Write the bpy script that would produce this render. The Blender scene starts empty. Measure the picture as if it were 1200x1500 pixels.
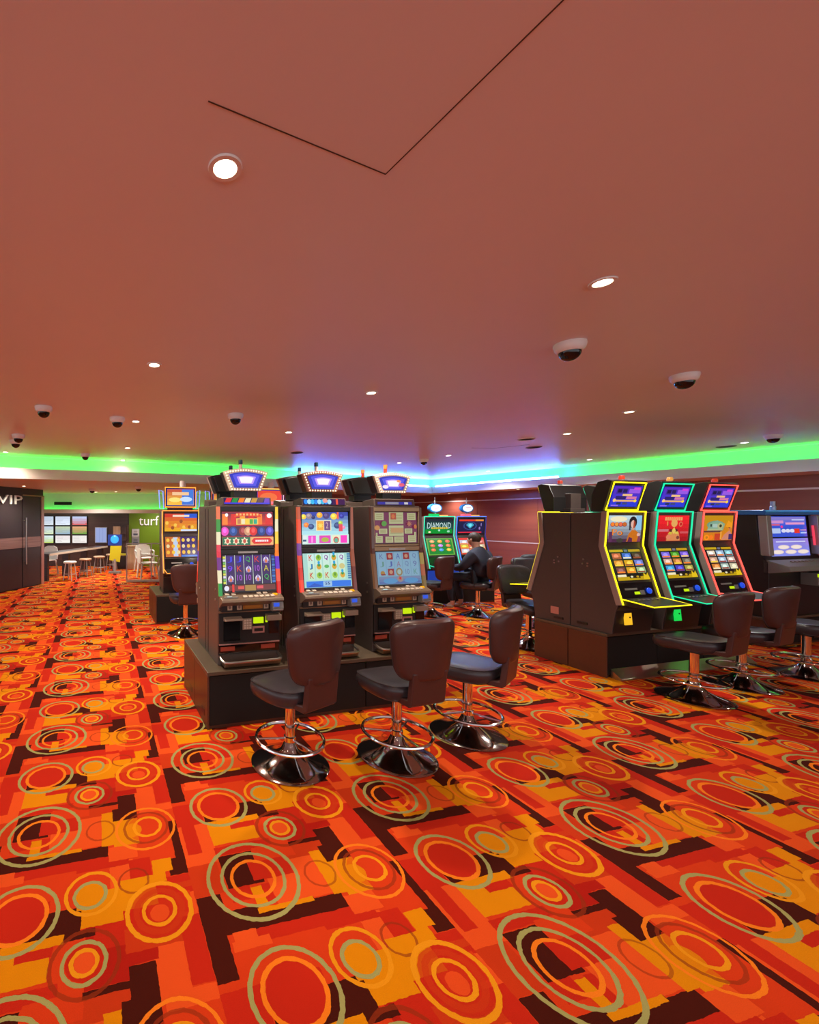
import bpy, bmesh, math, random
from mathutils import Vector, Matrix

# ---------------------------------------------------------------- camera, world, exposure
scene = bpy.context.scene
C = scene.collection
PI = math.pi
EYE = 1.65
cam_d = bpy.data.cameras.new('camera')
cam_d.sensor_fit = 'HORIZONTAL'; cam_d.sensor_width = 36.0
cam_d.lens = 19.08
cam_d.shift_x = 0.2457; cam_d.shift_y = 0.0053
cam_d.clip_start = 0.02; cam_d.clip_end = 100
cam = bpy.data.objects.new('camera', cam_d); C.objects.link(cam)
cam.location = (0, 0, EYE); cam.rotation_euler = (PI/2, 0, 0)
scene.camera = cam
world = bpy.data.worlds.new('world'); scene.world = world
world.use_nodes = True
world.node_tree.nodes['Background'].inputs[0].default_value = (.92, .94, 1.0, 1)
world.node_tree.nodes['Background'].inputs[1].default_value = 1.55
scene.view_settings.view_transform = 'Standard'
scene.view_settings.look = 'None'
scene.view_settings.gamma = 1.0
scene.view_settings.use_curve_mapping = False
scene.view_settings.exposure = 0.0
try:
    scene.cycles.use_denoising = True
    scene.cycles.use_adaptive_sampling = True
    scene.cycles.adaptive_threshold = .03
    scene.cycles.max_bounces = 5
    scene.cycles.diffuse_bounces = 3
    scene.cycles.glossy_bounces = 3
    scene.cycles.sample_clamp_indirect = 6.0
    scene.cycles.caustics_reflective = False
    scene.cycles.caustics_refractive = False
except Exception:
    pass
CEIL = 2.70          # main ceiling
SOFF = 2.30          # lowered ceiling round the room
SPOT_W = 88.0        # power of one ceiling downlight
WARM = (1.0, .85, .66); NEUT = (1.0, .92, .82); COOL = (.86, .92, 1.0)
BANK = math.radians(14.2)     # carpet and machine banks
ROOM = math.radians(21.5)     # walls and coves

# ---------------------------------------------------------------- helpers
def lin(c):
    return tuple((x/12.92 if x <= .04045 else ((x+.055)/1.055)**2.4) for x in c)
def rgb(r, g, b): return lin((r/255, g/255, b/255))

def obj(name, me, parent=None, loc=(0,0,0), rot=(0,0,0)):
    o = bpy.data.objects.new(name, me); C.objects.link(o)
    o.location = loc; o.rotation_euler = rot
    if parent: o.parent = parent
    return o
def thing(name, label, cat, loc=(0,0,0), rz=0, group=None):
    o = bpy.data.objects.new(name, None); C.objects.link(o)
    o.empty_display_size = .1
    o.location = loc; o.rotation_euler = (0, 0, rz)
    o['label'] = label; o['category'] = cat
    if group: o['group'] = group
    return o
def tag(o, label, cat, group=None):
    o['label'] = label; o['category'] = cat
    if group: o['group'] = group
    return o
def struct(o):
    o['kind'] = 'structure'; return o
def copy_tree(o, parent=None):
    c = o.copy(); C.objects.link(c)
    c.parent = parent
    for ch in list(o.children): copy_tree(ch, c)
    return c
def place(o, loc, rz, label, group=None):
    o.location = loc; o.rotation_euler = (0, 0, rz); o['label'] = label
    if group: o['group'] = group
    return o

class MB:
    """collects geometry for one mesh"""
    def __init__(s): s.v = []; s.f = []; s.m = []; s.c = []
    def add(s, vs, fs, mi=0, col=None):
        n = len(s.v); s.v += [tuple(v) for v in vs]
        for f in fs:
            s.f.append([n+i for i in f]); s.m.append(mi); s.c.append(col)
        return s
    def box(s, x0, x1, y0, y1, z0, z1, mi=0, col=None):
        vs = [(x0,y0,z0),(x1,y0,z0),(x1,y1,z0),(x0,y1,z0),(x0,y0,z1),(x1,y0,z1),(x1,y1,z1),(x0,y1,z1)]
        return s.add(vs, [(0,3,2,1),(4,5,6,7),(0,1,5,4),(1,2,6,5),(2,3,7,6),(3,0,4,7)], mi, col)
    def prism_x(s, prof, x0, x1, mi=0, col=None):
        """profile of (y,z) points, extruded along x"""
        n = len(prof)
        a = sum(prof[i][0]*prof[(i+1)%n][1]-prof[(i+1)%n][0]*prof[i][1] for i in range(n))
        if a < 0: prof = prof[::-1]
        vs = [(x0,y,z) for y,z in prof]+[(x1,y,z) for y,z in prof]
        fs = [tuple(range(n))[::-1], tuple(range(n, 2*n))]
        for i in range(n):
            j = (i+1) % n; fs.append((i, j, n+j, n+i))
        return s.add(vs, fs, mi, col)
    def prism_y(s, prof, y0, y1, mi=0, col=None):
        """profile of (x,z) points, extruded along y"""
        n = len(prof)
        a = sum(prof[i][0]*prof[(i+1)%n][1]-prof[(i+1)%n][0]*prof[i][1] for i in range(n))
        if a < 0: prof = prof[::-1]
        vs = [(x,y0,z) for x,z in prof]+[(x,y1,z) for x,z in prof]
        fs = [tuple(range(n)), tuple(range(n, 2*n))[::-1]]
        for i in range(n):
            j = (i+1) % n; fs.append((i, n+i, n+j, j))
        return s.add(vs, fs, mi, col)
    def prism_z(s, prof, z0, z1, mi=0, col=None):
        n = len(prof)
        a = sum(prof[i][0]*prof[(i+1)%n][1]-prof[(i+1)%n][0]*prof[i][1] for i in range(n))
        if a < 0: prof = prof[::-1]
        vs = [(x,y,z0) for x,y in prof]+[(x,y,z1) for x,y in prof]
        fs = [tuple(range(n))[::-1], tuple(range(n, 2*n))]
        for i in range(n):
            j = (i+1) % n; fs.append((i, j, n+j, n+i))
        return s.add(vs, fs, mi, col)
    def lathe(s, prof, n=24, c=(0,0,0), mi=0, col=None, closed=False):
        """profile of (r,z) points round the z axis"""
        vs = []; fs = []
        for r, z in prof:
            for k in range(n):
                a = 2*PI*k/n; vs.append((c[0]+r*math.cos(a), c[1]+r*math.sin(a), c[2]+z))
        for i in range(len(prof)-1):
            for k in range(n):
                q = (k+1) % n
                fs.append((i*n+k, i*n+q, (i+1)*n+q, (i+1)*n+k))
        if prof[0][0] > 1e-6: fs.append(tuple(range(n))[::-1])
        if prof[-1][0] > 1e-6: fs.append(tuple(range((len(prof)-1)*n, len(prof)*n)))
        return s.add(vs, fs, mi, col)
    def tube(s, pts, r, n=8, closed=False, mi=0, col=None):
        pts = [Vector(p) for p in pts]; N = len(pts); vs = []; fs = []
        for i, p in enumerate(pts):
            if closed: d = pts[(i+1) % N]-pts[i-1]
            else: d = pts[min(i+1, N-1)]-pts[max(i-1, 0)]
            d.normalize()
            up = Vector((0,0,1)) if abs(d.z) < .95 else Vector((1,0,0))
            a = d.cross(up).normalized(); b = a.cross(d)
            for k in range(n):
                t = 2*PI*k/n; vs.append(p+a*(r*math.cos(t))+b*(r*math.sin(t)))
        for i in range(N if closed else N-1):
            j = (i+1) % N
            for k in range(n):
                q = (k+1) % n
                fs.append((i*n+k, j*n+k, j*n+q, i*n+q))
        if not closed:
            fs.append(tuple(range(n))); fs.append(tuple(range((N-1)*n, N*n))[::-1])
        return s.add(vs, fs, mi, col)
    def ball(s, c, r, n=10, m=6, sc=(1,1,1), mi=0, col=None, half=None):
        vs = []; fs = []
        lo = -PI/2 if half != 'up' else 0; hi = PI/2 if half != 'down' else 0
        for i in range(m+1):
            t = lo+(hi-lo)*i/m
            for k in range(n):
                a = 2*PI*k/n
                vs.append((c[0]+sc[0]*r*math.cos(t)*math.cos(a), c[1]+sc[1]*r*math.cos(t)*math.sin(a), c[2]+sc[2]*r*math.sin(t)))
        for i in range(m):
            for k in range(n):
                q = (k+1) % n; fs.append((i*n+k, i*n+q, (i+1)*n+q, (i+1)*n+k))
        return s.add(vs, fs, mi, col)
    def mesh(s, name, mats, smooth=False):
        me = bpy.data.meshes.new(name)
        me.from_pydata(s.v, [], s.f)
        for m in (mats if isinstance(mats, (list, tuple)) else [mats]): me.materials.append(m)
        me.polygons.foreach_set('material_index', s.m)
        if any(c is not None for c in s.c):
            ca = me.color_attributes.new('col', 'FLOAT_COLOR', 'CORNER')
            i = 0
            for p, c in zip(me.polygons, s.c):
                c = c or (0,0,0)
                for _ in range(p.loop_total):
                    ca.data[i].color = (c[0], c[1], c[2], 1); i += 1
        if smooth:
            me.polygons.foreach_set('use_smooth', [True]*len(me.polygons))
            try: me.set_sharp_from_angle(angle=math.radians(38))
            except Exception: pass
        me.update()
        return me
    def build(s, name, mats, parent=None, loc=(0,0,0), rot=(0,0,0), smooth=False, bevel=0):
        o = obj(name, s.mesh(name, mats, smooth), parent, loc, rot)
        if bevel:
            b = o.modifiers.new('bevel', 'BEVEL'); b.width = bevel; b.segments = 2; b.limit_method = 'ANGLE'
            b.harden_normals = False
        return o

# ---------------------------------------------------------------- materials
def mat(name, col, rough=.5, metal=0, noise=0, scale=20, bump=0, coat=0, spec=.5):
    m = bpy.data.materials.new(name); m.use_nodes = True
    nt = m.node_tree; b = nt.nodes['Principled BSDF']
    b.inputs['Base Color'].default_value = (*col, 1)
    b.inputs['Roughness'].default_value = rough; b.inputs['Metallic'].default_value = metal
    b.inputs['Specular IOR Level'].default_value = spec
    if coat:
        b.inputs['Coat Weight'].default_value = coat; b.inputs['Coat Roughness'].default_value = .08
    if noise or bump:
        tc = nt.nodes.new('ShaderNodeTexCoord')
        n = nt.nodes.new('ShaderNodeTexNoise'); n.inputs['Scale'].default_value = scale; n.inputs['Detail'].default_value = 4
        nt.links.new(tc.outputs['Object'], n.inputs['Vector'])
        if noise:
            mx = nt.nodes.new('ShaderNodeMix'); mx.data_type = 'RGBA'
            mx.inputs['A'].default_value = (*[c*(1-noise) for c in col], 1); mx.inputs['B'].default_value = (*[min(1, c*(1+noise)) for c in col], 1)
            nt.links.new(n.outputs['Fac'], mx.inputs['Factor']); nt.links.new(mx.outputs['Result'], b.inputs['Base Color'])
        if bump:
            bp = nt.nodes.new('ShaderNodeBump'); bp.inputs['Strength'].default_value = bump; bp.inputs['Distance'].default_value = .003
            nt.links.new(n.outputs['Fac'], bp.inputs['Height']); nt.links.new(bp.outputs['Normal'], b.inputs['Normal'])
    return m
def emit(name, col, strength=1.0, sample=False):
    m = bpy.data.materials.new(name); m.use_nodes = True
    b = m.node_tree.nodes['Principled BSDF']
    b.inputs['Base Color'].default_value = (*[c*.3 for c in col], 1)
    b.inputs['Roughness'].default_value = .3
    b.inputs['Emission Color'].default_value = (*col, 1); b.inputs['Emission Strength'].default_value = strength
    if not sample: m.cycles.emission_sampling = 'NONE'
    return m
def screen_mat(name, strength=1.0):
    m = bpy.data.materials.new(name); m.use_nodes = True
    nt = m.node_tree; b = nt.nodes['Principled BSDF']
    a = nt.nodes.new('ShaderNodeAttribute'); a.attribute_name = 'col'
    b.inputs['Base Color'].default_value = (.01, .01, .01, 1); b.inputs['Roughness'].default_value = .18
    nt.links.new(a.outputs['Color'], b.inputs['Emission Color']); b.inputs['Emission Strength'].default_value = strength
    m.cycles.emission_sampling = 'NONE'
    return m
def print_mat(name):
    m = bpy.data.materials.new(name); m.use_nodes = True
    nt = m.node_tree; b = nt.nodes['Principled BSDF']
    a = nt.nodes.new('ShaderNodeAttribute'); a.attribute_name = 'col'
    nt.links.new(a.outputs['Color'], b.inputs['Base Color']); b.inputs['Roughness'].default_value = .4
    return m
def wood_mat(name, c1, c2, scale=3, rough=.25, axis=2):
    m = bpy.data.materials.new(name); m.use_nodes = True
    nt = m.node_tree; b = nt.nodes['Principled BSDF']
    tc = nt.nodes.new('ShaderNodeTexCoord'); mp = nt.nodes.new('ShaderNodeMapping')
    s = [scale*.15]*3; s[axis] = scale*4
    mp.inputs['Scale'].default_value = s
    n = nt.nodes.new('ShaderNodeTexNoise'); n.inputs['Scale'].default_value = 2.0; n.inputs['Detail'].default_value = 6
    r = nt.nodes.new('ShaderNodeValToRGB')
    r.color_ramp.elements[0].position = .3; r.color_ramp.elements[0].color = (*c1, 1)
    r.color_ramp.elements[1].position = .7; r.color_ramp.elements[1].color = (*c2, 1)
    nt.links.new(tc.outputs['Object'], mp.inputs['Vector']); nt.links.new(mp.outputs['Vector'], n.inputs['Vector'])
    nt.links.new(n.outputs['Fac'], r.inputs['Fac']); nt.links.new(r.outputs['Color'], b.inputs['Base Color'])
    b.inputs['Roughness'].default_value = rough
    return m
M = {}
M['ceiling'] = mat('ceiling_paint', (.72, .69, .71), .42, noise=.02, scale=3, bump=.04)
M['soffit'] = mat('soffit_paint', (.72, .66, .64), .5, noise=.02, scale=3)
M['lip'] = mat('cove_lip_paint', (.74, .66, .62), .5, noise=.02, scale=4)
M['cove'] = mat('cove_back_paint', (.75, .75, .72), .55, noise=.02, scale=4)
M['cabinet'] = mat('cabinet_laminate', (.092, .068, .060), .40, noise=.12, scale=40, bump=.02)
M['cabinet2'] = mat('cabinet_graphite', (.062, .044, .040), .45, noise=.12, scale=60, bump=.02)
M['taupe'] = mat('taupe_trim', (.30, .235, .205), .38, noise=.05, scale=30)
M['plinth'] = mat('plinth_laminate', (.082, .027, .013), .40, noise=.15, scale=25)
M['plinthtop'] = mat('plinth_top', (.085, .058, .036), .38, noise=.15, scale=30)
M['black'] = mat('black_plastic', (.012, .011, .011), .38, noise=.1, scale=50)
M['gloss'] = mat('black_glass', (.006, .006, .007), .1, noise=.05, scale=50)
M['dark'] = mat('dark_rubber', (.012, .010, .009), .6, noise=.1, scale=50, spec=.2)
M['chrome'] = mat('chrome', (.82, .80, .78), .09, 1, noise=.02, scale=8)
M['dchrome'] = mat('dark_chrome', (.42, .40, .40), .10, 1, noise=.03, scale=8)
M['steel'] = mat('brushed_steel', (.55, .50, .45), .28, 1, noise=.06, scale=60)
M['bronze'] = mat('bronze_trim', (.33, .22, .13), .33, .8, noise=.1, scale=40)
M['leather'] = mat('dark_leather', (.036, .030, .036), .32, noise=.2, scale=90, bump=.12)
M['shell'] = mat('brown_back_shell', (.055, .020, .018), .38, noise=.12, scale=60, bump=.05)
M['beige'] = mat('beige_plastic', (.32, .24, .18), .4, noise=.05, scale=30)
M['deck'] = mat('deck_plastic', (.20, .145, .105), .35, .2, noise=.08, scale=40)
M['cream'] = mat('cream_frame', (.62, .52, .42), .4, noise=.05, scale=30)
M['rust'] = mat('rust_frame', (.33, .15, .10), .4, noise=.1, scale=30)
M['white'] = mat('white_plastic', (.75, .73, .70), .4, noise=.02, scale=20)
M['grey'] = mat('grey_plastic', (.22, .21, .20), .4, noise=.05, scale=30)
M['silver'] = mat('silver_plastic', (.38, .36, .35), .35, .4, noise=.05, scale=30)
M['blue'] = mat('blue_lid', (.03, .24, .70), .35, noise=.05, scale=30)
M['screen'] = screen_mat('lit_screen', 1.0)
M['dimscreen'] = screen_mat('dim_screen', .62)
M['print'] = print_mat('flat_print')
M['led_green'] = emit('green_led', (.015, 1.0, .07), 22, True)
M['led_green2'] = emit('green_led_bulkhead', (.015, 1.0, .07), 12, True)
M['led_blue'] = emit('blue_led', (.06, .23, 1.0), 320, True)
M['lcd'] = emit('yellow_green_lcd', rgb(190, 225, 10), 1.0)
M['bulb'] = emit('warm_bulb', (1.0, .80, .55), 1.6)
M['lamp'] = emit('downlight_lens', (1.0, .85, .6), 14)
M['lampc'] = emit('cool_downlight_lens', (.95, .96, 1.0), 14)
M['knob'] = emit('blue_lit_button', (.01, .08, .8), .8)
M['joint'] = mat('joint_shadow_gap', (.06, .03, .02), .7, noise=.2)
M['rail'] = mat('pale_rail', (.80, .76, .80), .3, .3, noise=.03)
M['wall'] = wood_mat('red_brown_veneer', (.235, .062, .048), (.285, .080, .058), 1.2, .22)
M['dwood'] = wood_mat('dark_veneer', (.035, .018, .014), (.075, .035, .025), 3, .35)
M['tan'] = wood_mat('tan_veneer', (.42, .27, .16), (.52, .36, .23), 4, .4, 0)
M['green'] = mat('green_wall_paint', rgb(95, 125, 0), .5, noise=.05, scale=4)
M['vip'] = mat('vip_panel', (.045, .034, .040), .35, noise=.1, scale=20)
M['vipband'] = wood_mat('vip_band', (.24, .15, .145), (.34, .22, .21), 4, .35)
M['pinkmetal'] = mat('pink_metal', (.55, .32, .30), .35, .6, noise=.05, scale=20)
M['glass'] = None
def glass_mat():
    m = bpy.data.materials.new('clear_glass'); m.use_nodes = True
    nt = m.node_tree; b = nt.nodes['Principled BSDF']
    out = nt.nodes['Material Output']
    t = nt.nodes.new('ShaderNodeBsdfTransparent'); t.inputs[0].default_value = (.95, .97, .96, 1)
    g = nt.nodes.new('ShaderNodeBsdfGlossy'); g.inputs['Roughness'].default_value = .03
    lw = nt.nodes.new('ShaderNodeLayerWeight'); lw.inputs['Blend'].default_value = .25
    mx = nt.nodes.new('ShaderNodeMixShader')
    nt.links.new(lw.outputs['Fresnel'], mx.inputs[0]); nt.links.new(t.outputs[0], mx.inputs[1]); nt.links.new(g.outputs[0], mx.inputs[2])
    nt.links.new(mx.outputs[0], out.inputs['Surface'])
    return m
M['glass'] = glass_mat()

# ---------------------------------------------------------------- carpet
def carpet_mat():
    m = bpy.data.materials.new('patterned_carpet'); m.use_nodes = True
    nt = m.node_tree; L = nt.links; bsdf = nt.nodes['Principled BSDF']
    def N(t, **k):
        n = nt.nodes.new(t)
        for a, v in k.items(): setattr(n, a, v)
        return n
    def math_(op, a, b=None, c=None):
        n = N('ShaderNodeMath', operation=op)
        for i, x in enumerate((a, b, c)):
            if x is None: continue
            if isinstance(x, (int, float)): n.inputs[i].default_value = x
            else: L.new(x, n.inputs[i])
        return n.outputs[0]
    tc = N('ShaderNodeTexCoord')
    # slight wobble of the woven edges
    nz = N('ShaderNodeTexNoise'); nz.inputs['Scale'].default_value = 38; nz.inputs['Detail'].default_value = 2
    L.new(tc.outputs['Object'], nz.inputs['Vector'])
    sub = N('ShaderNodeVectorMath', operation='SUBTRACT'); L.new(nz.outputs['Color'], sub.inputs[0]); sub.inputs[1].default_value = (.5, .5, .5)
    scl = N('ShaderNodeVectorMath', operation='SCALE'); L.new(sub.outputs[0], scl.inputs[0]); scl.inputs['Scale'].default_value = .010
    addn = N('ShaderNodeVectorMath', operation='ADD'); L.new(tc.outputs['Object'], addn.inputs[0]); L.new(scl.outputs[0], addn.inputs[1])
    sep = N('ShaderNodeSeparateXYZ'); L.new(addn.outputs[0], sep.inputs[0])
    x, y = sep.outputs[0], sep.outputs[1]
    COLW = .985
    k = math_('FLOOR', math_('DIVIDE', math_('ADD', x, .28), COLW))
    s = math_('SUBTRACT', x, math_('MULTIPLY', k, COLW))
    par = math_('ABSOLUTE', math_('MODULO', k, 2.0))
    ph = math_('MULTIPLY', par, .5)
    ph = math_('ADD', ph, math_('MULTIPLY', math_('GREATER_THAN', k, .5), -.15))
    ph = math_('ADD', ph, math_('MULTIPLY', math_('LESS_THAN', k, -.5), .03))
    t0 = math_('SUBTRACT', y, ph)
    t = math_('WRAP', t0, .40, -.60)
    comb = N('ShaderNodeCombineXYZ'); L.new(s, comb.inputs[0]); L.new(t, comb.inputs[1])
    O = rgb(222, 62, 20); S = rgb(240, 86, 30); R = rgb(204, 40, 18); D = rgb(184, 28, 14)
    Y = rgb(234, 142, 0); Kb = rgb(74, 18, 6); G = rgb(172, 166, 100); NN = rgb(255, 134, 28); YR = rgb(244, 156, 20); BR = rgb(150, 50, 18); O2 = rgb(208, 58, 18)
    col = None
    def mix(fac, c, src):
        n = N('ShaderNodeMix', data_type='RGBA'); L.new(fac, n.inputs['Factor'])
        if src is None: n.inputs['A'].default_value = (*O, 1)
        else: L.new(src, n.inputs['A'])
        n.inputs['B'].default_value = (*c, 1)
        return n.outputs['Result']
    def rect(s0, s1, ta, tb, c):
        nonlocal col
        spans = [(ta, tb)]
        if ta < -.6: spans = [(ta+1, .45), (-.65, tb)]
        if tb > .4: spans = [(ta, .45), (-.65, tb-1)]
        for a, b in spans:
            if b <= a: continue
            f = math_('MULTIPLY', math_('COMPARE', s, (s0+s1)/2, (s1-s0)/2), math_('COMPARE', t, (a+b)/2, (b-a)/2))
            col = mix(f, c, col)
    def ring(cs, ct, r, w, c, fade=1.0, disc=False):
        nonlocal col
        for off in (0, 1, -1):
            if off and not (-.6 < ct+off+r+w and ct+off-r-w < .4): continue
            if not (-.6-r-w < ct+off < .4+r+w): continue
            d = N('ShaderNodeVectorMath', operation='DISTANCE'); L.new(comb.outputs[0], d.inputs[0]); d.inputs[1].default_value = (cs, ct+off, 0)
            f = math_('LESS_THAN', d.outputs['Value'], r) if disc else math_('COMPARE', d.outputs['Value'], r, w)
            if fade < 1: f = math_('MULTIPLY', f, fade)
            col = mix(f, c, col)
    # patches
    rect(-.28, -.12, .13, .44, S); rect(-.26, -.19, .20, .42, R); rect(-.28, -.13, .50, .57, R)
    rect(.25, .43, .165, .42, D); rect(.28, .50, .30, .45, R)
    rect(.20, .32, -.16, .06, S); rect(.06, .22, -.155, -.02, S); rect(.16, .42, .06, .14, O2)
    rect(.35, .46, -.43, -.28, S); rect(.20, .44, -.31, -.235, R); rect(.55, .71, -.53, -.43, R)
    rect(.60, .71, -.50, -.47, O2); rect(-.28, .2, -.43, -.40, O); rect(-.17, .22, -.29, -.232, R)
    rect(.50, .62, .07, .26, S); rect(.62, .71, .36, .47, S); rect(.62, .71, .09, .36, R); rect(.52, .71, .03, .085, S)
    rect(.36, .52, .215, .30, D); rect(.40, .62, .26, .36, O2)
    rect(-.28, -.14, -.04, .13, O2); rect(-.13, .16, .16, .215, R); rect(.05, .25, .08, .17, O)
    rect(-.14, .10, -.52, -.43, R)
    # dark L with stem
    rect(-.278, -.17, -.232, -.043, Kb); rect(-.278, -.195, -.40, -.23, Kb); rect(-.278, -.03, -.234, -.134, Kb)
    rect(-.04, .22, -.235, -.157, Kb); rect(.215, .346, -.237, -.166, Kb)
    rect(-.17, -.075, -.27, -.23, S); rect(-.184, -.03, -.305, -.265, S)
    # inside the triple ring
    rect(-.125, .0, -.03, .155, Kb); rect(-.12, .044, .10, .155, Kb); rect(0, .20, -.02, .085, R); rect(0, .046, -.032, -.016, Kb)
    rect(-.125, -.03, -.10, -.03, R); rect(.02, .06, -.13, -.04, R)
    rect(-.03, .02, -.16, -.046, Y); rect(-.037, .218, -.175, -.153, Y)
    # yellow behind the double ring
    rect(.315, .376, -.17, .078, Y); rect(.375, .50, -.19, .0, Y)
    rect(.407, .507, .08, .212, Kb); rect(.375, .507, .0, .10, Kb); rect(.245, .42, .138, .164, Kb)
    rect(.375, .505, -.10, .0, Y)
    # dark bar on the right
    rect(.62, .705, -.427, -.326, Kb); rect(.662, .705, -.335, -.07, Kb)
    # yellow stairs
    rect(.545, .638, -.395, -.318, Y); rect(.545, .60, -.448, -.39, Y)
    rect(.21, .40, -.595, -.43, Y); rect(.395, .548, -.555, -.40, Y)
    rect(.44, .54, -.40, -.29, R); rect(.347, .485, -.276, -.187, S)
    rect(.087, .21, -.59, -.49, Kb); rect(-.126, .23, .425, .49, Kb); rect(.15, .287, .365, .40, Kb)
    rect(-.125, .12, .23, .40, Y); rect(-.005, .13, .32, .36, R); rect(.10, .168, .36, .40, Y)
    rect(.58, .69, -.62, -.52, O)
    # rings
    ring(-.022, .514, .105, 0, R, 1, True); ring(.548, -.586, .12, 0, R, .75, True)
    ring(.545, -.083, .10, 0, O, .55, True); ring(.47, -.09, .05, 0, Y, .8, True)
    ring(.25, .268, .07, 0, R, 1, True); ring(.25, .268, .04, 0, S, 1, True)
    ring(.265, -.44, .065, 0, Y, 1, True)
    ring(.31, -.05, .07, .005, BR, .6); ring(.455, -.41, .065, .005, BR, .7); ring(.545, -.083, .112, .007, BR, .7); ring(.25, .268, .125, .008, BR, .7)
    ring(.548, -.586, .095, .012, O2, .7); ring(.548, -.60, .04, 0, S, .8, True)
    ring(0, 0, .205, .009, G); ring(0, 0, .143, .008, G); ring(0, 0, .098, .008, NN)
    ring(.542, -.086, .151, .007, NN); ring(.552, -.08, .069, .008, YR)
    ring(.27, -.43, .107, .008, YR); ring(.265, -.44, .066, .008, G)
    ring(.548, -.586, .133, .010, YR); ring(.548, -.586, .066, .008, YR)
    ring(-.022, .514, .157, .009, G); ring(-.022, .516, .112, .009, NN)
    ring(.248, .267, .079, .008, G); ring(.248, .268, .047, .008, YR)
    # wear and pile
    n2 = N('ShaderNodeTexNoise'); n2.inputs['Scale'].default_value = 2.2; n2.inputs['Detail'].default_value = 5
    L.new(tc.outputs['Object'], n2.inputs['Vector'])
    n3 = N('ShaderNodeTexNoise'); n3.inputs['Scale'].default_value = 420; n3.inputs['Detail'].default_value = 1
    L.new(tc.outputs['Object'], n3.inputs['Vector'])
    v = math_('ADD', math_('MULTIPLY', n2.outputs['Fac'], .22), math_('MULTIPLY', n3.outputs['Fac'], .30))
    v = math_('ADD', v, .55)
    vm = N('ShaderNodeVectorMath', operation='SCALE'); L.new(col, vm.inputs[0]); L.new(v, vm.inputs['Scale'])
    L.new(vm.outputs[0], bsdf.inputs['Base Color'])
    bsdf.inputs['Roughness'].default_value = 1.0; bsdf.inputs['Specular IOR Level'].default_value = .12
    bp = N('ShaderNodeBump'); bp.inputs['Strength'].default_value = .35; bp.inputs['Distance'].default_value = .004
    L.new(n3.outputs['Fac'], bp.inputs['Height']); L.new(bp.outputs['Normal'], bsdf.inputs['Normal'])
    return m
M['carpet'] = carpet_mat()

# ---------------------------------------------------------------- room shell
def rot2(p, a): return (p[0]*math.cos(a)-p[1]*math.sin(a), p[0]*math.sin(a)+p[1]*math.cos(a))
A1 = (.2046, 1.9817)        # centre of a triple ring of the carpet
def floor_build():
    # object axes follow the weave of the carpet
    mb = MB()
    cor = []
    for x, y in ((-14,-5),(16,-5),(16,20),(-14,20)):
        cor.append(rot2((x-A1[0], y-A1[1]), -BANK))
    sc_ = .998
    mb.add([(p[0]/sc_, p[1]/sc_, 0) for p in cor], [(0,1,2,3)])
    o = mb.build('floor', M['carpet'], loc=(A1[0], A1[1], 0), rot=(0,0,BANK))
    o.scale = (sc_, sc_, 1)
    return struct(o)
floor_build()

# outline of the raised main ceiling (its back face), left -> far corner -> right
BACK = [(-9.2, 5.36), (-3.60, 7.51), (-.07, 8.86), (3.74, 11.10), (6.37, 12.43), (8.80, 6.276), (13.0, -4.4)]
def offset_poly(pts, d):
    """shift a polyline to its right-hand side by d"""
    out = []
    for i, p in enumerate(pts):
        ns = []
        for a, b in ((i-1, i), (i, i+1)):
            if a < 0 or b >= len(pts): continue
            v = Vector(pts[b])-Vector(pts[a]); v.normalize(); ns.append(Vector((v.y, -v.x)))
        n = sum(ns, Vector((0,0))).normalized()
        k = 1/max(.3, n.dot(ns[0]))
        out.append((p[0]+n.x*d*k, p[1]+n.y*d*k))
    return out
LIPI = offset_poly(BACK, .20)      # inner (room) face of the lip
LIPO = offset_poly(BACK, .17)
OUT = offset_poly(BACK, -.10)
def ceiling_build():
    mb = MB()
    pts = BACK+[(13.0, -5.0), (-9.2, -5.0)]
    n = len(pts)
    mb.add([(x,y,CEIL) for x,y in pts]+[(x,y,CEIL+.06) for x,y in pts], [tuple(range(n)), tuple(range(n,2*n))[::-1]]+[(i,(i+1)%n,n+(i+1)%n,n+i) for i in range(n)])
    o = struct(mb.build('ceiling', M['ceiling']))
    # open joints of the access hatch and of a second hatch farther off
    for pts2 in ([(0,1.0975),(.544,1.332),(.7216,.883),(.80,.68)], [(4.04,6.66),(4.42,6.68),(4.70,6.35)]):
        g = MB()
        pts3 = [Vector((x,y,CEIL-.0015)) for x,y in pts2]
        w = .0014 if pts2[0][0] == 0 else .006
        for a, b in zip(pts3, pts3[1:]):
            d = (b-a).normalized(); q = Vector((-d.y, d.x, 0))*w
            g.add([a-q, b-q, b+q, a+q, a-q+Vector((0,0,.003)), b-q+Vector((0,0,.003)), b+q+Vector((0,0,.003)), a+q+Vector((0,0,.003))],
                  [(0,3,2,1),(4,5,6,7),(0,1,5,4),(1,2,6,5),(2,3,7,6),(3,0,4,7)])
        g.build('hatch_joint', M['joint'], o)
    return o
ceiling = ceiling_build()
def strip_prism(name, inner, outer, z0, z1, m):
    mb = MB(); n = len(inner)
    vs = [(x,y,z0) for x,y in inner]+[(x,y,z0) for x,y in outer]+[(x,y,z1) for x,y in inner]+[(x,y,z1) for x,y in outer]
    fs = []
    for i in range(n-1):
        j = i+1
        fs += [(i,n+i,n+j,j), (2*n+i,2*n+j,3*n+j,3*n+i), (i,j,2*n+j,2*n+i), (n+i,3*n+i,3*n+j,n+j)]
    fs += [(0,2*n,3*n,n), (n-1,2*n-1,4*n-1,3*n-1)]
    mb.add(vs, fs)
    return struct(mb.build(name, m))
strip_prism('trim_1', LIPI, LIPO, SOFF-.004, 2.475, M['lip'])           # lip of the cove
strip_prism('trim_2', LIPO, BACK, SOFF+.02, 2.37, M['cove'])            # trough
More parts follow.
